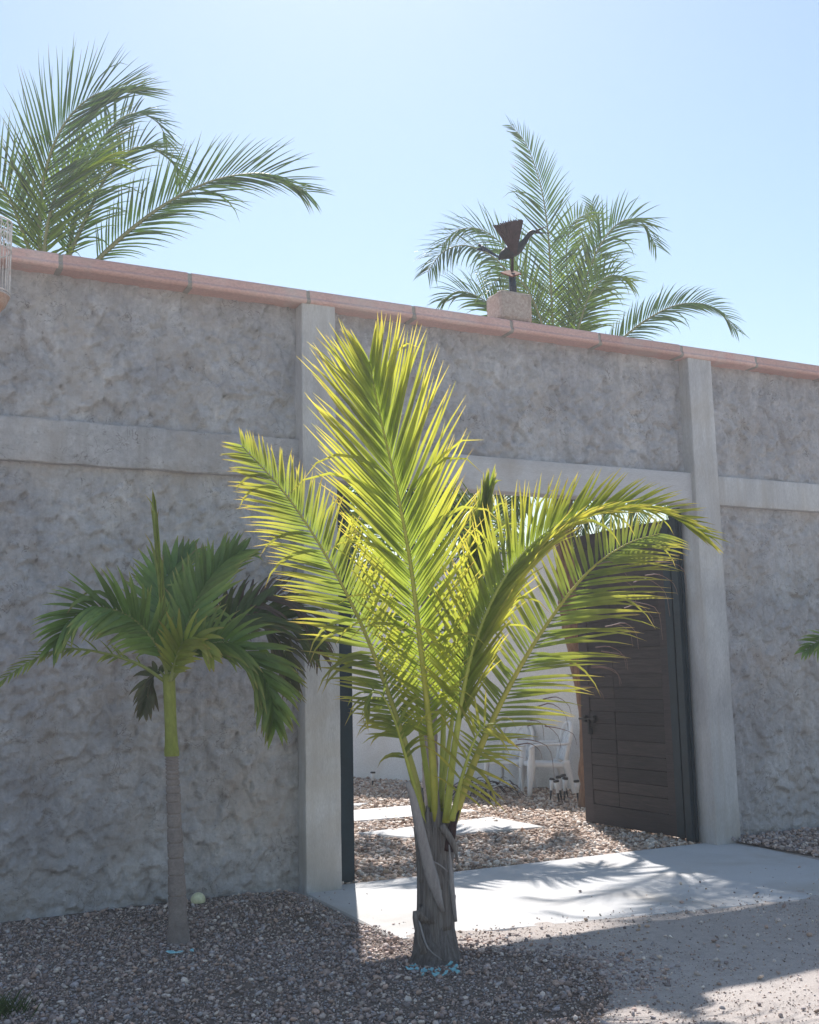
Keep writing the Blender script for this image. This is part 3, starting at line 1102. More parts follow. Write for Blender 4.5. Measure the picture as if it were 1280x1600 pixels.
# tall front frond
frond(coco, [W(682, 1282, 5.56), W(673, 1150, 5.53), W(655, 990, 5.5), W(640, 870, 5.5), W(615, 740, 5.5), W(594, 650, 5.52), W(577, 565, 5.56)],
      TOCAM + np.array([0, 0, 0.15]), 104, 0.78, t0=0.17, ang=(52, 18), droop=0.10, width=0.0185, rad=(0.032, 0.004),
      lenf=[(0, .22), (.1, .42), (.3, .75), (.55, .95), (.72, .95), (.9, .62), (1, .30)], cols=GY, singles=S, seed=1, vee=0.22, segs=5, rcol=(.42, .40, .06), jit=0.04, fold=0.28)
# left frond
frond(coco, [W(664, 1285, 5.60), W(645, 1200, 5.62), W(606, 1080, 5.66), W(560, 965, 5.68), W(505, 860, 5.70), W(445, 770, 5.70), W(378, 696, 5.72)],
      TOCAM + np.array([-.15, 0, 0.35]), 83, 0.44, t0=0.2, ang=(62, 30), droop=0.25, width=0.0185, rad=(0.027, 0.003), llR=0.36,
      lenf=[(0, .5), (.2, .9), (.5, 1.0), (.8, .75), (1, .3)], cols=GD, singles=S, seed=2, vee=0.15, fold=0.28, rcol=(.36, .34, .07))
# right arching frond
frond(coco, [W(697, 1285, 5.52), W(713, 1150, 5.45), W(742, 1010, 5.36), W(795, 895, 5.24), W(870, 822, 5.10), W(955, 792, 4.96), W(1035, 800, 4.84), W(1095, 835, 4.76)],
      TOCAM + np.array([0.1, 0, 0.6]), 118, 0.47, t0=0.2, ang=(50, 20), angR=(22, 16), droop=0.16, droopR=0.25, llR=0.50, width=0.0185, rad=(0.028, 0.003),
      lenf=[(0, .6), (.15, 1.0), (.4, 1.0), (.6, .72), (.8, .55), (1, .40)], cols=GY, singles=S, seed=3, vee=0.2, fold=0.28, rcol=(.40, .42, .07))
# right lower frond with dead tips
frond(coco, [W(708, 1285, 5.54), W(742, 1190, 5.54), W(795, 1075, 5.54), W(855, 975, 5.54), W(920, 893, 5.54), W(980, 850, 5.54), W(1030, 834, 5.54)],
      TOCAM + np.array([-.1, 0, 0.25]), 76, 0.42, t0=0.14, ang=(70, 44), angR=(64, 26), droop=0.15, droopR=0.36, llR=0.66, width=0.0175, rad=(0.030, 0.003),
      lenf=[(0, .3), (.2, .75), (.5, 1.0), (.75, .8), (1, .35)], cols=GD, singles=S, seed=4, vee=0.12, fold=0.28, rcol=(.44, .38, .06), segs=6, gap=0.08)
# rear fronds
frond(coco, [W(690, 1270, 5.68), W(694, 1100, 5.8), W(700, 930, 5.95), W(716, 830, 6.15), W(745, 796, 6.35), W(790, 825, 6.6), W(830, 890, 6.8)],
      TOCAM + np.array([0.5, 0.3, 0.6]), 40, 0.46, t0=0.3, ang=(70, 40), angR=(70, 40), droop=0.5, width=0.017, rad=(0.024, 0.003), cols=GR, singles=S, seed=5, vee=0.1, fold=0.28)
frond(coco, [W(676, 1270, 5.68), W(655, 1120, 5.85), W(640, 960, 6.1), W(620, 860, 6.4), W(585, 800, 6.7), W(556, 800, 6.95)],
      TOCAM + np.array([-0.3, 0.3, 0.4]), 34, 0.42, t0=0.3, ang=(66, 36), droop=0.35, width=0.017, rad=(0.024, 0.003), cols=GR, singles=S, seed=6, vee=0.1, fold=0.28)
# unopened spear
frond(coco, [W(688, 1260, 5.6), W(712, 1090, 5.6), W(735, 930, 5.6), W(762, 770, 5.6)],
      TOCAM, 45, 0.50, t0=0.35, ang=(9, 6), droop=0.0, width=0.026, rad=(0.02, 0.004), cols=GR, singles=S, seed=7, vee=0.03, jit=0.02, fold=0.9,
      lenf=[(0, .7), (.5, 1), (1, .35)])
# short drooping lower left
frond(coco, [W(662, 1288, 5.52), W(643, 1215, 5.48), W(618, 1130, 5.45), W(596, 1085, 5.43), W(578, 1085, 5.42), W(566, 1115, 5.40)],
      TOCAM + np.array([0, 0, 0.6]), 22, 0.24, t0=0.35, ang=(50, 30), droop=2.2, width=0.016, rad=(0.020, 0.003), cols=GD, singles=S, seed=9, vee=0.05, gap=0.3, fold=0.28)
# low right, drooping, half dry
frond(coco, [W(706, 1282, 5.46), W(722, 1215, 5.40), W(740, 1160, 5.36), W(756, 1135, 5.33), W(775, 1130, 5.30)],
      TOCAM + np.array([0, 0, 0.5]), 20, 0.34, t0=0.25, ang=(60, 40), angR=(105, 60), droop=0.8, width=0.016, rad=(0.024, 0.003), cols=((.24, .26, .06), (.48, .40, .10), (.25, .16, .13)),
      singles=S, seed=10, vee=0.05, gap=0.35, fold=0.28)
emit_leaflets(coco, S, 300)

# curled dead leaf ends hanging off the lower right frond
VV, FF, CC = [], [], []
rr = random.Random(12)
for (u0, v0, y0, n_) in ((935, 880, 5.0, 1), (960, 900, 5.0, 1), (1010, 905, 4.98, 2), (985, 945, 4.98, 2), (955, 985, 5.0, 2), (940, 1010, 5.02, 2), (935, 1040, 5.02, 2), (900, 1075, 5.05, 1),
                        (850, 1100, 5.1, 2), (845, 1135, 5.12, 2), (820, 1160, 5.15, 2), (830, 1120, 5.12, 1), (1045, 880, 5.0, 1)):
    for q in range(n_):
        L_ = rr.uniform(0.14, 0.26)
        u0j, v0j = u0 + rr.uniform(-22, 8), v0 + rr.uniform(-8, 8)
        y0 = 5.50
        pts = [W(u0j, v0j, y0), W(u0j + 22, v0j + rr.uniform(-6, 4), y0), W(u0j + 22 + L_ * 110, v0j + L_ * 60, y0 - 0.02), W(u0j + 20 + L_ * 150, v0j + L_ * 210 * rr.uniform(.6, 1.2), y0 - 0.03)]
        P, _ = spline(pts, 9)
        v_, f_ = tube(P, list(np.linspace(0.0042, 0.0012, 9)), 4)
        m_ = len(VV)
        VV += v_
        FF += [tuple(i + m_ for i in z_) for z_ in f_]
        CC += [(.17, .10, .085)] * len(v_)
o = obj('dead_leaf_tips', (VV, FF), M_rachis, coco, cols=CC)
o['label'] = 'thin brown dried leaf tips'

# ---- the ringed palm on the left
LX, LY = 1.854, 6.787
lp = thing('christmas_palm', 'small palm with a ringed grey trunk and smooth yellow-green crownshaft by the wall', 'palm tree', (LX, LY, 0))
TOPX = 1.775
prof = []
z = -0.03
rings = [0.30, 0.42, 0.52, 0.61, 0.70, 0.78, 0.85, 0.905, 0.95, 0.985, 1.015, 1.04, 1.062, 1.082, 1.10, 1.116]
zs = sorted(list(np.linspace(-0.03, 1.13, 90)) + [q + e for q in rings for e in (-.007, -.0015, .0015, .007)])
V, F = [], []
sd = 20
for z in zs:
    rad = 0.060 - 0.016 * min(1, max(0, z) / 0.75) + 0.02 * math.exp(-max(z, 0) * 18)
    if 0.95 < z:
        rad *= 0.96
    if any(abs(z - q) < 0.003 for q in rings):
        rad *= 0.84
    rad *= 1 + 0.02 * math.sin(z * 23)
    for k in range(sd):
        th = 2 * math.pi * k / sd
        rj = rad * (1 + 0.05 * (math.sin(3 * th + z * 4) * (1 - z)) * 0.6)
        V.append((LX + (TOPX - LX) * (max(z, 0) / 1.6) + rj * math.cos(th), LY + rj * math.sin(th), z))
for i in range(len(zs) - 1):
    for k in range(sd):
        k2 = (k + 1) % sd
        F.append((i * sd + k, i * sd + k2, (i + 1) * sd + k2, (i + 1) * sd + k))
obj('trunk', (V, F), M_ringtrunk, lp, smooth=True)
M_shaft = mottled('yellow_green_crownshaft', (0.20, 0.24, 0.045), (0.30, 0.33, 0.075), 6.0, 60.0, 0.45, 0.15, 0.002, (1, 1, 0.4))
V, F = [], []
zz = np.linspace(1.125, 1.62, 20)
for z in zz:
    t = (z - 1.125) / 0.495
    rad = 0.043 - 0.007 * min(1, t * 3) + 0.004 * max(0, 1 - abs(t - .05) * 12) + 0.002 * t
    for k in range(sd):
        th = 2 * math.pi * k / sd
        V.append((LX + (TOPX - LX) * (z / 1.6) + rad * math.cos(th), LY + rad * math.sin(th), z))
for i in range(len(zz) - 1):
    for k in range(sd):
        k2 = (k + 1) % sd
        F.append((i * sd + k, i * sd + k2, (i + 1) * sd + k2, (i + 1) * sd + k))
F.append(tuple((len(zz) - 1) * sd + k for k in range(sd)))
obj('crownshaft', (V, F), M_shaft, lp, smooth=True)
S2 = []
DG = ((.105, .215, .055), (.24, .33, .085), (.38, .35, .12))
YG = ((.20, .27, .05), (.34, .34, .07), (.38, .28, .09))
BR = ((.10, .075, .06), (.14, .10, .085), (.10, .07, .07))
RC = (.24, .28, .08)
kw = dict(lmat=M_leafdark, rad=(0.014, 0.003), rcol=RC, fold=0.4)
frond(lp, [W(264, 1064, 6.78), W(246, 1010, 6.72), W(205, 965, 6.66), W(150, 949, 6.6), W(112, 970, 6.55), W(88, 1008, 6.5)],
      TOCAM + np.array([0, 0, .5]), 36, 0.361, t0=0.15, ang=(50, 22), angR=(46, 24), droop=0.9, droopR=0.35, llR=0.34, width=0.0352, cols=DG, singles=S2, seed=21, vee=0.2, **kw)
frond(lp, [W(260, 1066, 6.80), W(215, 1037, 6.75), W(150, 1018, 6.7), W(95, 1015, 6.6), W(45, 1035, 6.5), W(-8, 1072, 6.4)],
      TOCAM + np.array([0, 0, .8]), 28, 0.15, t0=0.15, ang=(45, 25), droop=0.3, width=0.016, cols=YG, singles=S2, seed=22, vee=0.1, gap=0.15, **kw)
frond(lp, [W(268, 1060, 6.80), W(285, 1000, 6.85), W(312, 930, 6.9), W(345, 885, 6.95), W(378, 862, 7.0)],
      TOCAM + np.array([0, 0, .2]), 33, 0.361, t0=0.12, ang=(44, 16), angR=(46, 22), droop=0.12, width=0.0368, cols=DG, singles=S2, seed=23, vee=0.15, **kw)
frond(lp, [W(270, 1060, 6.78), W(300, 1015, 6.8), W(350, 975, 6.85), W(400, 960, 6.9), W(450, 970, 6.95), W(490, 1010, 7.0)],
      TOCAM + np.array([0, 0, .5]), 31, 0.413, t0=0.15, ang=(45, 25), droop=0.5, width=0.0360, cols=((.05, .10, .025), (.13, .15, .04), (.12, .08, .06)), singles=S2, seed=24, vee=0.15, **kw)
frond(lp, [W(268, 1062, 6.74), W(310, 1015, 6.64), W(360, 1005, 6.56), W(400, 1035, 6.5), W(422, 1085, 6.46), W(430, 1130, 6.44)],
      TOCAM + np.array([0, 0, .5]), 33, 0.361, t0=0.18, ang=(48, 22), droop=0.55, width=0.0368, cols=((.08, .17, .035), (.22, .27, .06), (.3, .26, .08)), singles=S2, seed=25, vee=0.15, **kw)
frond(lp, [W(266, 1064, 6.70), W(275, 1030, 6.62), W(288, 1003, 6.55), W(310, 1000, 6.48), W(330, 1025, 6.44)],
      TOCAM + np.array([0, 0, .4]), 16, 0.224, t0=0.1, ang=(55, 22), droop=0.6, width=0.0400, cols=YG, singles=S2, seed=26, vee=0.1, **kw)
frond(lp, [W(264, 1060, 6.84), W(258, 1000, 6.95), W(250, 950, 7.1), W(262, 900, 7.25), W(300, 865, 7.4)],
      TOCAM + np.array([0, 0, .2]), 28, 0.396, t0=0.1, ang=(50, 22), droop=0.15, width=0.0400, cols=DG, singles=S2, seed=27, vee=0.12, **kw)
frond(lp, [W(270, 1058, 6.82), W(310, 1000, 6.88), W(370, 950, 6.95), W(430, 930, 7.0), W(478, 960, 7.05), W(500, 1020, 7.1)],
      TOCAM + np.array([0, 0, .6]), 39, 0.378, t0=0.3, ang=(50, 25), droop=1.3, width=0.020, cols=BR, singles=S2, seed=28, vee=0.1, jit=0.12, label='dead brown frond', **kw)
frond(lp, [W(268, 1062, 6.86), W(300, 1010, 7.0), W(350, 960, 7.1), W(400, 960, 7.2), W(440, 1010, 7.3), W(455, 1070, 7.35)],
      TOCAM + np.array([0, 0, .6]), 31, 0.344, t0=0.25, ang=(50, 25), droop=0.9, width=0.03, cols=((.05, .08, .03), (.12, .11, .06), (.1, .07, .06)), singles=S2, seed=29, vee=0.1, **kw)
frond(lp, [W(262, 1064, 6.88), W(250, 1050, 7.0), W(236, 1060, 7.1), W(226, 1110, 7.15)],
      TOCAM + np.array([0, 0, .4]), 13, 0.189, t0=0.2, ang=(50, 22), droop=0.9, width=0.03, cols=((.05, .08, .03), (.12, .11, .06), (.1, .07, .06)), singles=S2, seed=30, vee=0.1, **kw)
frond(lp, [W(264, 1050, 6.80), W(256, 960, 6.79), W(247, 860, 6.78), W(240, 772, 6.77)],
      TOCAM, 9, 0.42, t0=0.15, ang=(2.2, 1.2), droop=0.0, width=0.022, cols=((.20, .28, .06), (.30, .34, .08), (.5, .36, .1)), singles=S2, seed=31, vee=0.0, jit=0.008,
      lenf=[(0, .9), (.6, .8), (1, .12)], name='spear_leaf', lmat=M_leafdark, rad=(0.016, 0.003), rcol=(.17, .23, .05), fold=0.9)
emit_leaflets(lp, S2, 300)


# ---- palms behind the wall
def back_trunk(tree, pts, radii, m=M_brownbark):
    P, L = spline(pts, 50)
    rs = np.interp(np.linspace(0, 1, 50), np.linspace(0, 1, len(radii)), radii)
    rs = rs * (1 + 0.06 * np.sin(np.arange(50) * 1.7)) * (1 + 0.06 * np.random.default_rng(2).normal(size=50))
    obj('trunk', tube(P, list(rs), 14), m, tree, smooth=True)


BG = ((.045, .10, .03), (.09, .145, .045), (.22, .22, .10))
BG2 = ((.10, .18, .03), (.15, .21, .04), (.26, .25, .08))
BC = ((.04, .09, .045), (.075, .125, .07), (.2, .21, .13))
bk = dict(lmat=M_leafback, segs=5, rad=(0.030, 0.004), rcol=(.26, .26, .12), fold=0.45)
LB = W(78, 450, 10.0)
lbp = thing('coconut_palm', 'windblown coconut palm rising behind the wall at the left, fronds swept right', 'palm tree', (LB[0], LB[1], 0))
back_trunk(lbp, [(LB[0] + .25, LB[1] + .1, -0.05), (LB[0] + .2, LB[1], 2.2), (LB[0] + .05, LB[1], 4.2), tuple(LB)], [0.17, 0.12, 0.10, 0.09], M_trunk)
frond(lbp, [W(68, 440, 10.0), W(62, 350, 9.9), W(72, 265, 9.8), W(100, 195, 9.7), W(145, 150, 9.6), W(200, 136, 9.5)],
      TOCAM + np.array([-.1, 0, .25]), 58, 0.85, t0=0.12, ang=(34, 20), angR=(66, 24), droop=0.18, droopR=0.25, llR=1.05, width=0.0185, cols=BC, seed=41, vee=0.15, **bk)
frond(lbp, [W(120, 440, 10.0), W(185, 375, 9.9), W(260, 318, 9.8), W(340, 280, 9.7), W(420, 272, 9.6), W(480, 300, 9.5)],
      TOCAM + np.array([.1, 0, .35]), 61, 0.72, t0=0.1, ang=(42, 22), angR=(46, 28), droop=0.25, droopR=0.62, llR=0.75, width=0.0185, cols=BG, seed=42, vee=0.2, **bk)
frond(lbp, [W(60, 430, 10.1), W(35, 360, 10.1), W(10, 300, 10.1), W(-30, 250, 10.1), W(-90, 220, 10.1)],
      TOCAM + np.array([0, 0, .4]), 45, 0.7, t0=0.1, ang=(50, 24), droop=0.32, width=0.018, cols=BC, seed=43, vee=0.2, **bk)
frond(lbp, [W(90, 440, 10.2), W(130, 350, 10.3), W(170, 270, 10.4), W(215, 230, 10.5), W(262, 245, 10.6), W(285, 285, 10.7)],
      TOCAM + np.array([0, 0, .4]), 51, 0.62, t0=0.12, ang=(50, 24), angR=(55, 28), droop=0.55, width=0.018, cols=BG, seed=44, vee=0.2, **bk)
frond(lbp, [W(100, 440, 10.3), W(120, 330, 10.4), W(155, 225, 10.5), W(205, 178, 10.6), W(245, 190, 10.7), W(262, 222, 10.8)],
      TOCAM + np.array([0, 0, .4]), 51, 0.55, t0=0.12, ang=(48, 24), angR=(55, 28), droop=0.55, width=0.018, cols=BC, seed=45, vee=0.2, **bk)
frond(lbp, [W(60, 450, 9.8), W(20, 420, 9.7), W(-40, 380, 9.6), W(-110, 380, 9.5), W(-160, 430, 9.4)],
      TOCAM + np.array([0, 0, .6]), 45, 0.6, t0=0.12, ang=(50, 24), droop=0.85, width=0.018, cols=BG, seed=47, vee=0.15, **bk)
frond(lbp, [W(70, 440, 9.9), W(72, 370, 9.85), W(90, 300, 9.8), W(130, 255, 9.75), W(180, 250, 9.7)],
      TOCAM + np.array([0, 0, .3]), 45, 0.66, t0=0.05, ang=(45, 22), angR=(58, 28), droop=0.32, width=0.019, cols=BG2, seed=48, vee=0.2, **bk)

RB = W(868, 585, 10.8)
rbp = thing('coconut_palm', 'coconut palm behind the wall over the gate, one frond standing upright', 'palm tree', (7.8, 10.77, 0))
back_trunk(rbp, [(7.72, 10.77, -0.05), tuple(W(917, 1130, 10.77)), tuple(W(903, 1030, 10.78)), tuple(W(888, 940, 10.79)), tuple(W(878, 760, 10.8)), tuple(RB)],
           [0.095, 0.085, 0.11, 0.12, 0.11, 0.09])
frond(rbp, [W(868, 585, 10.8), W(862, 470, 10.7), W(857, 370, 10.65), W(845, 290, 10.6), W(822, 225, 10.5), W(798, 196, 10.4)],
      TOCAM + np.array([0, 0, .2]), 66, 0.72, t0=0.15, ang=(52, 30), angR=(50, 26), droop=0.37, width=0.018, cols=BC, seed=51, vee=0.15, llR=0.62,
      lenf=[(0, .7), (.3, 1), (.6, .8), (.85, .42), (1, .28)], **bk)
frond(rbp, [W(858, 590, 10.7), W(826, 490, 10.6), W(785, 415, 10.5), W(735, 385, 10.4), W(695, 392, 10.3), W(668, 425, 10.2)],
      TOCAM + np.array([0, 0, .5]), 58, 0.62, t0=0.15, ang=(48, 28), angR=(30, 22), droop=1.38, droopR=0.47, width=0.0185, cols=BG, seed=52, vee=0.1, **bk)
frond(rbp, [W(880, 590, 10.8), W(905, 470, 10.75), W(932, 395, 10.7), W(965, 350, 10.6), W(1000, 345, 10.5), W(1026, 385, 10.4)],
      TOCAM + np.array([0, 0, .4]), 58, 0.60, t0=0.15, ang=(40, 26), angR=(50, 28), droop=0.55, droopR=1.15, width=0.0185, cols=BG, seed=53, vee=0.2, **bk)
frond(rbp, [W(878, 590, 10.9), W(890, 480, 11.0), W(885, 400, 11.1), W(895, 350, 11.2), W(925, 330, 11.3)],
      TOCAM + np.array([0, 0, .2]), 50, 0.56, t0=0.1, ang=(50, 26), droop=0.70, width=0.0185, cols=BG2, seed=54, vee=0.15, **bk)
frond(rbp, [W(890, 600, 10.8), W(950, 548, 10.7), W(1010, 500, 10.6), W(1065, 475, 10.5), W(1115, 480, 10.4), W(1150, 515, 10.3)],
      TOCAM + np.array([0, 0, .5]), 57, 0.52, t0=0.2, ang=(42, 26), angR=(50, 28), droop=0.78, width=0.018, cols=BG, seed=55, vee=0.2, **bk)
frond(rbp, [W(885, 590, 10.7), W(905, 510, 10.6), W(925, 455, 10.5), W(955, 430, 10.4), W(985, 440, 10.3)],
      TOCAM + np.array([0, 0, .4]), 47, 0.62, t0=0.05, ang=(60, 34), angR=(60, 30), droop=1.00, width=0.019, cols=BG2, seed=56, vee=0.15, **bk)
frond(rbp, [W(855, 600, 10.9), W(815, 530, 11.0), W(765, 475, 11.1), W(720, 455, 11.2), W(690, 470, 11.3)],
      TOCAM + np.array([0, 0, .5]), 50, 0.55, t0=0.15, ang=(50, 28), droop=0.85, width=0.019, cols=BG, seed=57, vee=0.15, **bk)
frond(rbp, [W(880, 590, 11.0), W(905, 500, 11.2), W(925, 420, 11.4), W(935, 350, 11.6), W(925, 315, 11.8)],
      TOCAM + np.array([0, 0, .2]), 45, 0.5, t0=0.15, ang=(50, 28), droop=0.55, width=0.018, cols=BG, seed=58, vee=0.15, **bk)
frond(rbp, [W(858, 590, 10.9), W(835, 480, 11.0), W(800, 400, 11.1), W(755, 360, 11.2), W(715, 360, 11.3), W(690, 385, 11.4)],
      TOCAM + np.array([0, 0, .5]), 46, 0.60, t0=0.15, ang=(55, 28), angR=(35, 22), droop=1.3, droopR=0.4, width=0.018, cols=BG, seed=59, vee=0.15, **bk)
frond(rbp, [W(862, 590, 10.6), W(845, 500, 10.5), W(815, 440, 10.4), W(785, 430, 10.3), W(760, 460, 10.2)],
      TOCAM + np.array([0, 0, .5]), 40, 0.52, t0=0.1, ang=(55, 28), droop=1.2, width=0.018, cols=BG2, seed=60, vee=0.15, **bk)
# its lower fronds, hanging down inside the gateway
for q, (pp, sd_) in enumerate((([W(862, 620, 10.7), W(820, 660, 10.4), W(770, 740, 10.2), W(735, 850, 10.1), W(720, 930, 10.1)], 61),
                               ([W(870, 630, 10.6), W(850, 690, 10.2), W(815, 760, 10.0), W(780, 850, 9.9)], 62),
                               ([W(880, 620, 10.7), W(905, 680, 10.3), W(915, 760, 10.1), W(905, 850, 10.0)], 63),
                               ([W(880, 630, 10.9), W(930, 680, 11.0), W(985, 760, 11.2), W(1000, 850, 11.3)], 65), ([W(880, 640, 11.2), W(940, 700, 11.6), W(960, 770, 11.9), W(940, 870, 12.0)], 66), ([W(880, 610, 10.9), W(960, 640, 11.1), W(1030, 720, 11.4), W(1060, 830, 11.6)], 67), ([W(855, 615, 10.9), W(790, 640, 10.9), W(730, 710, 10.9), W(690, 800, 10.9), W(670, 900, 11.0)], 64))):
    frond(rbp, pp, TOCAM + np.array([0, 0, .5]), 50, 0.5, t0=0.12, ang=(50, 26), droop=0.70, width=0.019, cols=BG, seed=sd_, vee=0.15, **bk)

# palm inside the courtyard seen past the left gate post
KX, KY = 5.98, 11.35
kp = thing('courtyard_palm', 'palm in the courtyard whose frond tips hang under the gate lintel', 'palm tree', (KX, KY, 0))
back_trunk(kp, [(KX, KY, -0.05), (KX + .03, KY, 1.8), (KX - .02, KY, 3.7)], [0.10, 0.07, 0.07], M_trunk)
rq = random.Random(77)
for q in range(11):
    az = math.radians(q * 360 / 11 + rq.uniform(-9, 9))
    R_ = rq.uniform(1.2, 1.7)
    up = rq.uniform(0.35, 0.95)
    c_, s_ = math.cos(az), math.sin(az)
    pts = [(KX, KY, 3.6), (KX + .3 * R_ * c_, KY + .3 * R_ * s_, 3.65 + up * .75), (KX + .62 * R_ * c_, KY + .62 * R_ * s_, 3.6 + up), (KX + .85 * R_ * c_, KY + .85 * R_ * s_, 3.45 + up * .7),
           (KX + R_ * c_, KY + R_ * s_, 3.0 + up * .4)]
    frond(kp, pts, (0.01 - .3 * c_, -.3 * s_, 1.0), 52, 0.62, t0=0.12, ang=(58, 26), droop=1.1, width=0.026, cols=BG if q % 3 else BG2, seed=70 + q, vee=0.15,
          lmat=M_leafback, rad=(0.022, 0.004), rcol=(.3, .28, .1), fold=0.35)
for q, pts in enumerate(([(KX, KY, 3.6), tuple(W(640, 800, 10.3)), tuple(W(590, 850, 9.9)), tuple(W(560, 960, 9.7))],
                         [(KX, KY, 3.6), tuple(W(700, 780, 10.3)), tuple(W(745, 830, 9.9)), tuple(W(770, 930, 9.8))],
                         [(KX, KY, 3.6), tuple(W(610, 790, 10.9)), tuple(W(570, 800, 10.9)), tuple(W(540, 870, 10.9))])):
    frond(kp, pts, TOCAM + np.array([0, 0, .5]), 44, 0.5, t0=0.25, ang=(50, 26), droop=0.5, width=0.026, cols=BG if q else BG2, seed=170 + q, vee=0.15,
          lmat=M_leafback, rad=(0.022, 0.004), rcol=(.3, .28, .1), fold=0.35)

# small palm cut by the right edge of the view
rp = thing('christmas_palm', 'palm at the right edge of the view, only frond tips showing against the wall', 'palm tree', (8.25, 6.9, 0))
back_trunk(rp, [(8.25, 6.9, -0.03), (8.23, 6.9, 0.8), (8.22, 6.9, 1.5)], [0.07, 0.05, 0.04], M_ringtrunk)
for q, pp in enumerate(([(8.22, 6.9, 1.5), (8.1, 6.9, 1.68), (7.85, 6.92, 1.80), (7.55, 6.95, 1.80), (7.34, 6.97, 1.70)],
                        [(8.22, 6.9, 1.5), (8.35, 6.9, 1.9), (8.6, 6.9, 2.05), (8.9, 6.9, 1.95)],
                        [(8.22, 6.9, 1.5), (8.35, 6.8, 1.9), (8.45, 6.6, 2.15), (8.55, 6.3, 2.1)],
                        [(8.22, 6.9, 1.5), (8.35, 7.05, 1.95), (8.45, 7.3, 2.2), (8.55, 7.6, 2.15)])):
    frond(rp, pp, TOCAM + np.array([0, 0, .7]), 26, 0.27 if q == 0 else 0.4, t0=0.15, ang=(42, 22), droop=0.5, width=0.030, cols=DG, seed=90 + q, vee=0.15, lmat=M_leafdark,
          rad=(0.014, 0.003), rcol=RC, fold=0.4)

# ------------------------------------------------------------------ block and bird on the coping
bx0, by = 4.95, 7.86


def block_geo():
    import bmesh
    bm = bmesh.new()
    bmesh.ops.create_cube(bm, size=1)
    bmesh.ops.scale(bm, vec=(0.33, 0.27, 0.27), verts=bm.verts)
    bmesh.ops.bevel(bm, geom=bm.edges[:], offset=0.045, segments=4, affect='EDGES', profile=0.6)
    bmesh.ops.subdivide_edges(bm, edges=bm.edges[:], cuts=2, use_grid_fill=True)
    rg = random.Random(4)
    bm.verts.index_update()
    v_ = [(p.co.x + 5.13 + rg.gauss(0, .0025), p.co.y + 8.0 + rg.gauss(0, .0025), p.co.z + 4.785 + rg.gauss(0, .0025)) for p in bm.verts]
    f_ = [tuple(q.index for q in fc.verts) for fc in bm.faces]
    bm.free()
    return v_, f_


o = obj('stone_block', block_geo(), M_block, smooth=True)
tag(o, 'pitted pinkish stone block set on the wall coping under the iron bird', 'stone block')

YB = 7.98
bird = thing('bird_sculpture', 'rusty iron bird sculpture with raised wings on a post above the wall', 'sculpture', tuple(W(801, 458, YB)))


def wb(u, v_, dy=0.0):
    return W(u, v_, YB + dy)


obj('post', tube([wb(802, 459), wb(800, 428)], [0.033, 0.031], 12), M_blueiron, bird, smooth=True)
pl = [wb(782, 425), wb(800, 431, -0.10), wb(815, 427), wb(800, 421, 0.10)]
obj('base_plate', ([tuple(p) for p in pl] + [tuple(p - np.array([0, 0, 0.012])) for p in pl],
                   [(0, 1, 2, 3), (7, 6, 5, 4), (0, 4, 5, 1), (1, 5, 6, 2), (2, 6, 7, 3), (3, 7, 4, 0)]), M_rust, bird)
obj('stem', tube([wb(800.5, 424), wb(801, 400)], [0.014, 0.013], 8), M_ruststain, bird, smooth=True)
P, _ = spline([wb(779, 406), wb(786, 399), wb(797, 394), wb(810, 388), wb(820, 377), wb(827, 367), wb(833, 362), wb(838, 362.5)], 24)
rs = np.interp(np.linspace(0, 1, 24), [0, .1, .25, .45, .6, .75, .86, .94, 1], [0.004, 0.035, 0.058, 0.050, 0.032, 0.023, 0.026, 0.022, 0.010])
obj('body', tube(P, list(rs), 14, flat=(1, 0.8)), M_iron, bird, smooth=True)
obj('beak', join(tube([wb(836, 362), wb(846, 357), wb(857, 353)], [0.012, 0.007, 0.002], 6), tube([wb(837, 363.5), wb(849, 364), wb(864, 364)], [0.010, 0.006, 0.002], 6)), M_ruststain, bird, smooth=True)
tp, _ = spline([wb(781, 403), wb(768, 395), wb(752, 386)], 8)
obj('tail', join(tube(tp, list(np.linspace(0.008, 0.020, 8)), 10), tube([wb(762, 391, .02), wb(748, 382, .03)], [0.01, 0.014], 6), tube([wb(762, 392, -.02), wb(747, 389, -.03)], [0.01, 0.013], 6)), M_blueiron, bird, smooth=True)
for side, dy in ((-1, -0.04), (1, 0.05)):
    apex = wb(804, 396, dy)
    nf = 11
    for q in range(nf):
        t = q / (nf - 1)
        u_ = 770 + t * 41 + (3 if side > 0 else 0)
        v_ = 351 - 9 * t - 2.5 * math.sin(t * math.pi) + (1.5 if q % 2 else 0)
        tip = wb(u_, v_, dy * 3.2)
        t2 = (q + 1) / (nf - 1)
        nxt = wb(770 + t2 * 41 + (3 if side > 0 else 0), 351 - 9 * t2 + 3.5, dy * 3.2)
        low = wb(u_ + 1.0, v_ + 5, dy * 3.2)
        a0 = apex + np.array([(q - nf / 2) * 0.0045, 0, 0])
        a1 = apex + np.array([(q + 1 - nf / 2) * 0.0045, 0, 0])
        th_ = np.array([0, 0.006, 0]) + np.array([0, 0.004, 0]) * (q % 2)
        V = [a0, a1, nxt, tip, a0 + th_, a1 + th_, nxt + th_, tip + th_]
        F = [(0, 1, 2, 3), (7, 6, 5, 4), (0, 4, 5, 1), (1, 5, 6, 2), (2, 6, 7, 3), (3, 7, 4, 0)]
        obj('wing_feather', (V, F), M_ruststain, bird)

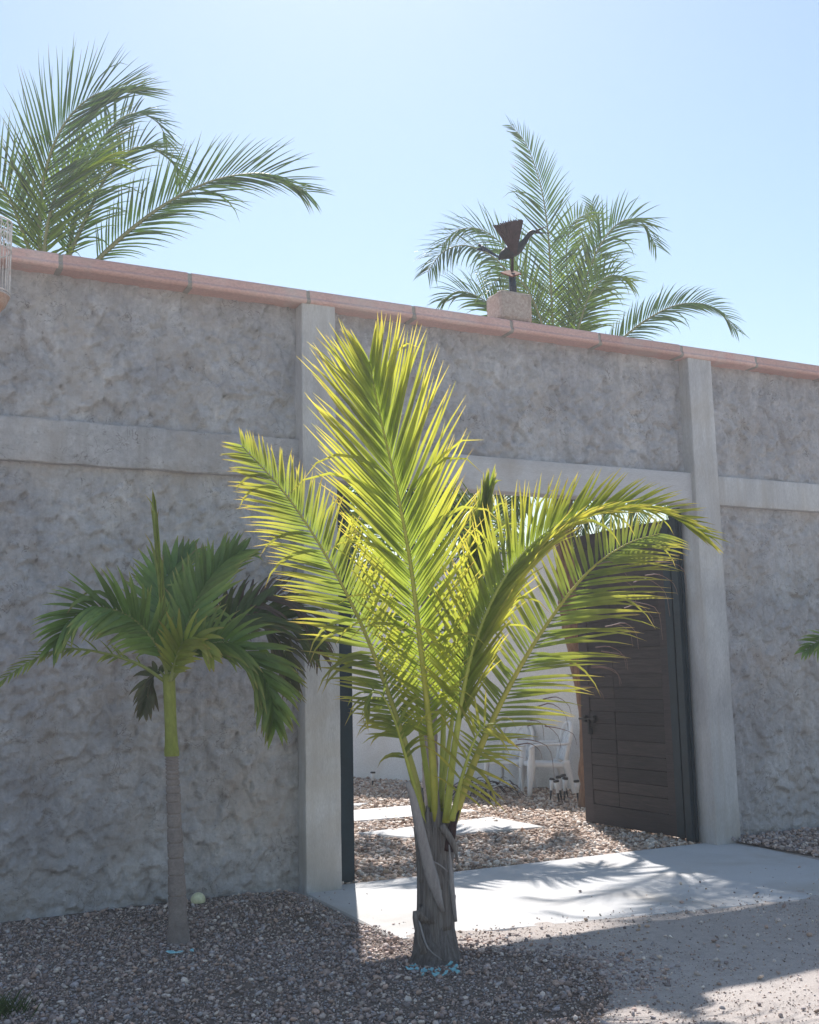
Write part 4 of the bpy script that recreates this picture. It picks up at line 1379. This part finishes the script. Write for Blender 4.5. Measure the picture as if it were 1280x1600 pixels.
# ------------------------------------------------------------------ cage lantern at the left edge
LC = np.array([0.735, 7.62])
lan = thing('wall_lantern', 'rusty white wire cage lantern on the wall at the left edge', 'wall lantern', (LC[0], LC[1], 4.1))
zt, zb_, rl = 4.70, 4.20, 0.135
for q in range(16):
    th = 2 * math.pi * q / 16
    c_, s_ = math.cos(th), math.sin(th)
    obj('cage_bar', tube([(LC[0] + rl * c_, LC[1] + rl * s_, zb_), (LC[0] + rl * c_, LC[1] + rl * s_, zt)], 0.0042, 5), M_cagewhite, lan)
    for sg in (-1, 1):
        th2 = th + sg * 2 * math.pi / 8
        obj('cage_brace', tube([(LC[0] + rl * c_, LC[1] + rl * s_, zt - 0.115), (LC[0] + rl * math.cos(th + sg * math.pi / 8), LC[1] + rl * math.sin(th + sg * math.pi / 8), zt - 0.01)], 0.003, 4), M_cagewhite, lan)
for z in (zt, zt - 0.20, zb_, zb_ - 0.02):
    ring = [(LC[0] + rl * math.cos(a), LC[1] + rl * math.sin(a), z) for a in np.linspace(0, 2 * math.pi, 25)]
    obj('cage_ring', tube(ring, 0.0062, 5, cap=False), M_cagewhite, lan)
obj('clay_bowl', lathe([(0.02, 4.02), (0.06, 4.05), (0.11, 4.11), (0.132, 4.165), (0.138, 4.18), (0.12, 4.185), (0.05, 4.12)], LC[0], LC[1]), M_clay, lan, smooth=True)
obj('wall_bracket', box(LC[0] - 0.02, LC[0] + 0.02, LC[1] + 0.10, 7.975, 4.17, 4.20), M_rust, lan)
obj('wall_bracket', box(LC[0] - 0.02, LC[0] + 0.02, LC[1] + 0.125, 7.975, 4.40, 4.43), M_rust, lan)

# ------------------------------------------------------------------ globe light at the wall foot
gl = thing('garden_globe_light', 'small cream globe light half sunk in the gravel at the wall foot', 'garden light', (2.27, 7.83, 0.02))
prof = [(0.052 * math.cos(a), 0.055 + 0.05 * math.sin(a)) for a in np.linspace(-0.5, 1.52, 12)]
obj('globe', lathe(prof, 2.27, 7.83, 20), M_ball, gl, smooth=True)
obj('base_ring', lathe([(0.050, 0.0), (0.054, 0.015), (0.054, 0.03), (0.049, 0.036)], 2.27, 7.83, 20), M_black, gl, smooth=True)

# turquoise flakes
def flake_mesh(sc_, seed):
    rg = random.Random(seed)
    n_ = 7
    a = [2 * math.pi * i / n_ + rg.uniform(-.2, .2) for i in range(n_)]
    rr_ = [sc_ * rg.uniform(.5, 1.15) for _ in range(n_)]
    V = [(rr_[i] * math.cos(a[i]), .55 * rr_[i] * math.sin(a[i]), rg.uniform(-.2, .3) * sc_) for i in range(n_)]
    V += [(x * .85, y_ * .85, z + 0.006) for x, y_, z in V]
    F = [tuple(range(n_))[::-1], tuple(range(n_, 2 * n_))] + [(i, (i + 1) % n_, n_ + (i + 1) % n_, n_ + i) for i in range(n_)]
    return new_mesh('paint_flake', V, F, M_turq)


fm = [flake_mesh(0.026, 1), flake_mesh(0.018, 2), flake_mesh(0.034, 3)]
rg = random.Random(9)
for u_, v_ in ((646, 1510), (652, 1514), (660, 1517), (668, 1519), (676, 1517), (683, 1519), (690, 1516), (638, 1512), (704, 1510), (712, 1511), (716, 1518), (697, 1521), (664, 1522), (684, 1523), (708, 1517)):
    p = G(u_ + rg.uniform(-3, 3), v_ + rg.uniform(-3, 3), 0.05)
    o = link('paint_flake', fm[rg.randrange(2)])
    o.location = p
    o.rotation_euler = (rg.uniform(-.4, .4), rg.uniform(-.4, .4), rg.uniform(0, 6.28))
    tag(o, 'small turquoise painted stone chip on the gravel at the foot of the coconut palm', 'stone chip', 'turquoise chips round the coconut palm')
for (u_, v_, k_, lb_) in ((273, 1489, 2, 'large turquoise chip at the foot of the ringed palm'), (300, 1486, 1, 'small turquoise chip right of the large one under the ringed palm')):
    p = G(u_, v_, 0.055)
    o = link('paint_flake', fm[k_])
    o.location = p
    o.scale = (1.5, 1.5, 1) if k_ == 2 else (1, 1, 1)
    o.rotation_euler = (0.1, 0.1, 0.3)
    tag(o, lb_, 'stone chip')


# ------------------------------------------------------------------ plastic chairs (built facing -y)
def sheet(fn, nu, nv, th=0.012):
    """thickened grid"""
    v, f = grid(nu, nv, fn)
    v = np.array(v)
    g3 = v.reshape(nv, nu, 3)
    du = np.gradient(g3, axis=1)
    dv = np.gradient(g3, axis=0)
    nr = np.cross(du, dv).reshape(-1, 3)
    nr /= np.linalg.norm(nr, axis=1)[:, None] + 1e-9
    v2 = v - nr * th
    F = f.tolist() + [tuple(i + len(v) for i in q[::-1]) for q in f.tolist()]
    rim = [k for k in range(nu)] + [k * nu + nu - 1 for k in range(1, nv)] + [(nv - 1) * nu + k for k in range(nu - 2, -1, -1)] + [k * nu for k in range(nv - 2, 0, -1)]
    for a, b in zip(rim, rim[1:] + rim[:1]):
        F.append((a, a + len(v), b + len(v), b))
    return v.tolist() + v2.tolist(), F


def make_chair(label):
    t = thing('plastic_chair', label, 'chair', (0, 0, 0), 'white plastic garden chairs')

    def part(name, geo):
        return link(name, new_mesh(name, geo[0], geo[1], M_plastic, True), t)
    # seat
    part('seat', sheet(lambda s, q: ((s - .5) * (0.46 - 0.06 * q), -0.25 + 0.46 * q, 0.42 - 0.025 * np.sin(np.pi * s) * np.sin(np.pi * q) - 0.03 * q - 0.02 * np.clip(0.12 - q, 0, 1) / 0.12), 14, 14, 0.012))
    part('seat_apron', join(sheet(lambda s, q: ((s - .5) * 0.46, -0.25 - 0.006 * q, 0.405 - 0.055 * q), 8, 3, 0.01),
                            sheet(lambda s, q: (-0.23 + 0.03 * s, -0.25 + 0.46 * s, 0.41 - 0.03 * s - 0.05 * q), 8, 3, 0.01),
                            sheet(lambda s, q: (0.23 - 0.03 * s, -0.25 + 0.46 * s, 0.41 - 0.03 * s - 0.05 * q), 8, 3, 0.01)))
    # back rim
    arc = [(-0.20, 0.20, 0.40), (-0.225, 0.245, 0.60), (-0.215, 0.285, 0.76), (-0.14, 0.315, 0.865), (0, 0.325, 0.895), (0.14, 0.315, 0.865), (0.215, 0.285, 0.76), (0.225, 0.245, 0.60), (0.20, 0.20, 0.40)]
    P, _ = spline(arc, 30)
    part('back_rim', tube(P, 0.024, 8, flat=(1, 1.3)))
    # diamond lattice
    G_ = []
    for sg in (-1, 1):
        for q in np.linspace(-0.42, 0.42, 9):
            pts = []
            for w in np.linspace(0, 1, 10):
                z = 0.43 + 0.43 * w
                x = q + sg * (w - .5) * 0.42
                half = 0.20 * math.sqrt(max(0, 1 - max(0, (z - 0.66) / 0.24) ** 2))
                if abs(x) <= half:
                    pts.append((x, 0.205 + 0.26 * (z - 0.42), z))
            if len(pts) > 1:
                G_.append(tube(pts, 0.010, 5, flat=(1.2, .5)))
    G_.append(sheet(lambda s, q: ((s - .5) * 0.40 * np.sqrt(np.clip(1.03 - np.clip((q - 0.55) / 0.45, 0, 1) ** 2, 0, 1)), 0.205 + 0.115 * q + 0.006, 0.42 + 0.45 * q), 9, 12, 0.004))
    part('back_panel', join(*G_))
    for sg in (-1, 1):
        ar = [(sg * 0.222, 0.25, 0.645), (sg * 0.27, 0.14, 0.635), (sg * 0.285, -0.02, 0.635), (sg * 0.275, -0.20, 0.63), (sg * 0.262, -0.255, 0.60)]
        P, _ = spline(ar, 18)
        part('armrest', tube(P, 0.037, 8, flat=(1, 0.5), up=(0, 0, 1)))
        fl = [(sg * 0.262, -0.245, 0.61), (sg * 0.245, -0.25, 0.45), (sg * 0.25, -0.27, 0.22), (sg * 0.265, -0.30, 0.0)]
        P, _ = spline(fl, 14)
        part('leg', tube(P, [0.040] * 4 + [0.055] * 2 + list(np.linspace(0.052, 0.026, 8)), 8, flat=(1.0, 0.62), up=(1, 0, 0)))
        rl_ = [(sg * 0.205, 0.20, 0.42), (sg * 0.215, 0.24, 0.25), (sg * 0.235, 0.30, 0.0)]
        P, _ = spline(rl_, 12)
        part('leg', tube(P, list(np.linspace(0.056, 0.026, 12)), 8, flat=(1.0, 0.62), up=(1, 0, 0)))
    return t


ch1 = make_chair('white plastic armchair seen side-on, the nearer one to the gate door')
ch1.location = (8.12, 12.16, 0.02)
ch1.rotation_euler = (0, 0, math.radians(-110))
ch2 = copy_tree(ch1)
ch2['label'] = 'white plastic armchair turned towards the gate, left of the side-on chair'
ch2.location = (7.98, 12.80, 0.02)
ch2.rotation_euler = (0, 0, math.radians(-52))


# ------------------------------------------------------------------ solar stake lights
def stake_light(x, y, label, tilt, az, h=0.30, first=[None]):
    if first[0] is None:
        t = thing('stake_light', label, 'garden light', (0, 0, 0), 'solar stake lights in the courtyard')

        def part(name, geo, m):
            return link(name, new_mesh(name, geo[0], geo[1], m, True), t)
        part('spike', lathe([(0.002, -0.03), (0.011, 0.05), (0.013, 0.14), (0.010, 0.145)], 0, 0, 10), M_black)
        part('tube_body', lathe([(0.016, 0.125), (0.019, 0.13), (0.02, 0.175), (0.024, 0.18), (0.031, 0.255)], 0, 0, 12), M_plastic)
        part('cap', lathe([(0.028, 0.255), (0.036, 0.258), (0.036, 0.278), (0.028, 0.285)], 0, 0, 14), M_black)
        first[0] = t
    else:
        t = copy_tree(first[0])
        t['label'] = label
    t.location = (x, y, 0.01)
    t.scale = (1, 1, h / 0.285)
    t.rotation_euler = (tilt * math.cos(az), tilt * math.sin(az), 0)
    return t


for u_, v_, lb_, tl, az, hh in ((860, 1252, 'leftmost stake light of the cluster by the gate door, leaning right', 0.22, 1.9, 0.27),
                                (874, 1257, 'stake light second from the left in the cluster, standing in front', 0.10, 4.3, 0.28),
                                (878, 1254, 'stake light in the middle of the cluster, half hidden', 0.1, 4.2, 0.31),
                                (882, 1255, 'middle stake light of the cluster, nearly upright', 0.08, 1.0, 0.30),
                                (888, 1249, 'stake light at the back right of the cluster', 0.18, 4.0, 0.30),
                                (904, 1256, 'stake light standing alone right of the cluster', 0.05, 4.4, 0.27),
                                (582, 1232, 'stake light alone near the left gate post', 0.05, 1.4, 0.22)):
    p = G(u_, v_)
    stake_light(p[0], p[1], lb_, tl, az, hh)

# ------------------------------------------------------------------ heap of dry palm debris by the white wall
hp = thing('dry_leaf_heap', 'heap of black and white dry palm strips behind the coconut palm trunk', 'plant debris', (7.25, 12.45, 0))
rg = random.Random(21)
M_pale = mottled('bleached_dry_leaf', (0.45, 0.42, 0.38), (0.66, 0.63, 0.58), 12.0, 80.0, 0.8, 0.3, 0.003)
for q in range(46):
    a = rg.uniform(0, 6.28)
    L_ = rg.uniform(0.25, 0.6)
    p0 = np.array([7.2 + rg.gauss(0, .18), 12.45 + rg.gauss(0, .18), rg.uniform(0.06, 0.24)])
    p2 = np.array([p0[0] + L_ * math.cos(a), p0[1] + L_ * math.sin(a), 0.015])
    pm = (p0 + p2) / 2 + np.array([0, 0, 0.10])
    P, _ = spline([p0, pm, p2], 7)
    obj('dry_strip', tube(P, [0.006, 0.013, 0.016, 0.015, 0.012, 0.009, 0.004], 5, flat=(1, 0.3), up=(0, 0, 1)), M_pale if q % 3 == 0 else M_ruststain if q % 3 == 1 else M_black, hp)

# grass tuft at the bottom left corner
rg = random.Random(31)
VV, FF, CC = [], [], []
g0 = G(10, 1592)
for q in range(260):
    bx_ = g0[0] + rg.gauss(-0.03, .07)
    by_ = g0[1] + rg.gauss(0, .06)
    a = rg.uniform(0, 6.28)
    V, F, C = leaflet((bx_, by_, 0.0), np.array([.5 * math.cos(a), .5 * math.sin(a), 1.0]), np.array([math.sin(a), -math.cos(a), .2]), rg.uniform(.05, .15), 0.006, 0.7,
                      np.array((.03, .07, .02)), np.array((.06, .11, .03)), None)
    m_ = len(VV)
    VV += V
    CC += C
    FF += [tuple(i + m_ for i in z_) for z_ in F]
o = obj('grass_tuft', (VV, FF), M_leafdark, cols=CC)
tag(o, 'dark green grass tuft at the bottom left corner', kind='stuff')

# ------------------------------------------------------------------ thin scattering volume added to lift the blacks
hm = bpy.data.materials.new('added_veil')
hm.use_nodes = True
hm.node_tree.nodes.clear()
ho = hm.node_tree.nodes.new('ShaderNodeOutputMaterial')
hv = hm.node_tree.nodes.new('ShaderNodeVolumePrincipled')
hv.inputs['Color'].default_value = (0.93, 0.95, 1.0, 1)
hv.inputs['Density'].default_value = 0.0036
hv.inputs['Anisotropy'].default_value = 0.4
hm.node_tree.links.new(hv.outputs[0], ho.inputs['Volume'])
hz = obj('veil_volume', box(-125, 125, -125, 165, -1.1, 9.8), hm)
tag(hz, 'added pale veil over the whole place, lifting its dark tones', kind='stuff')
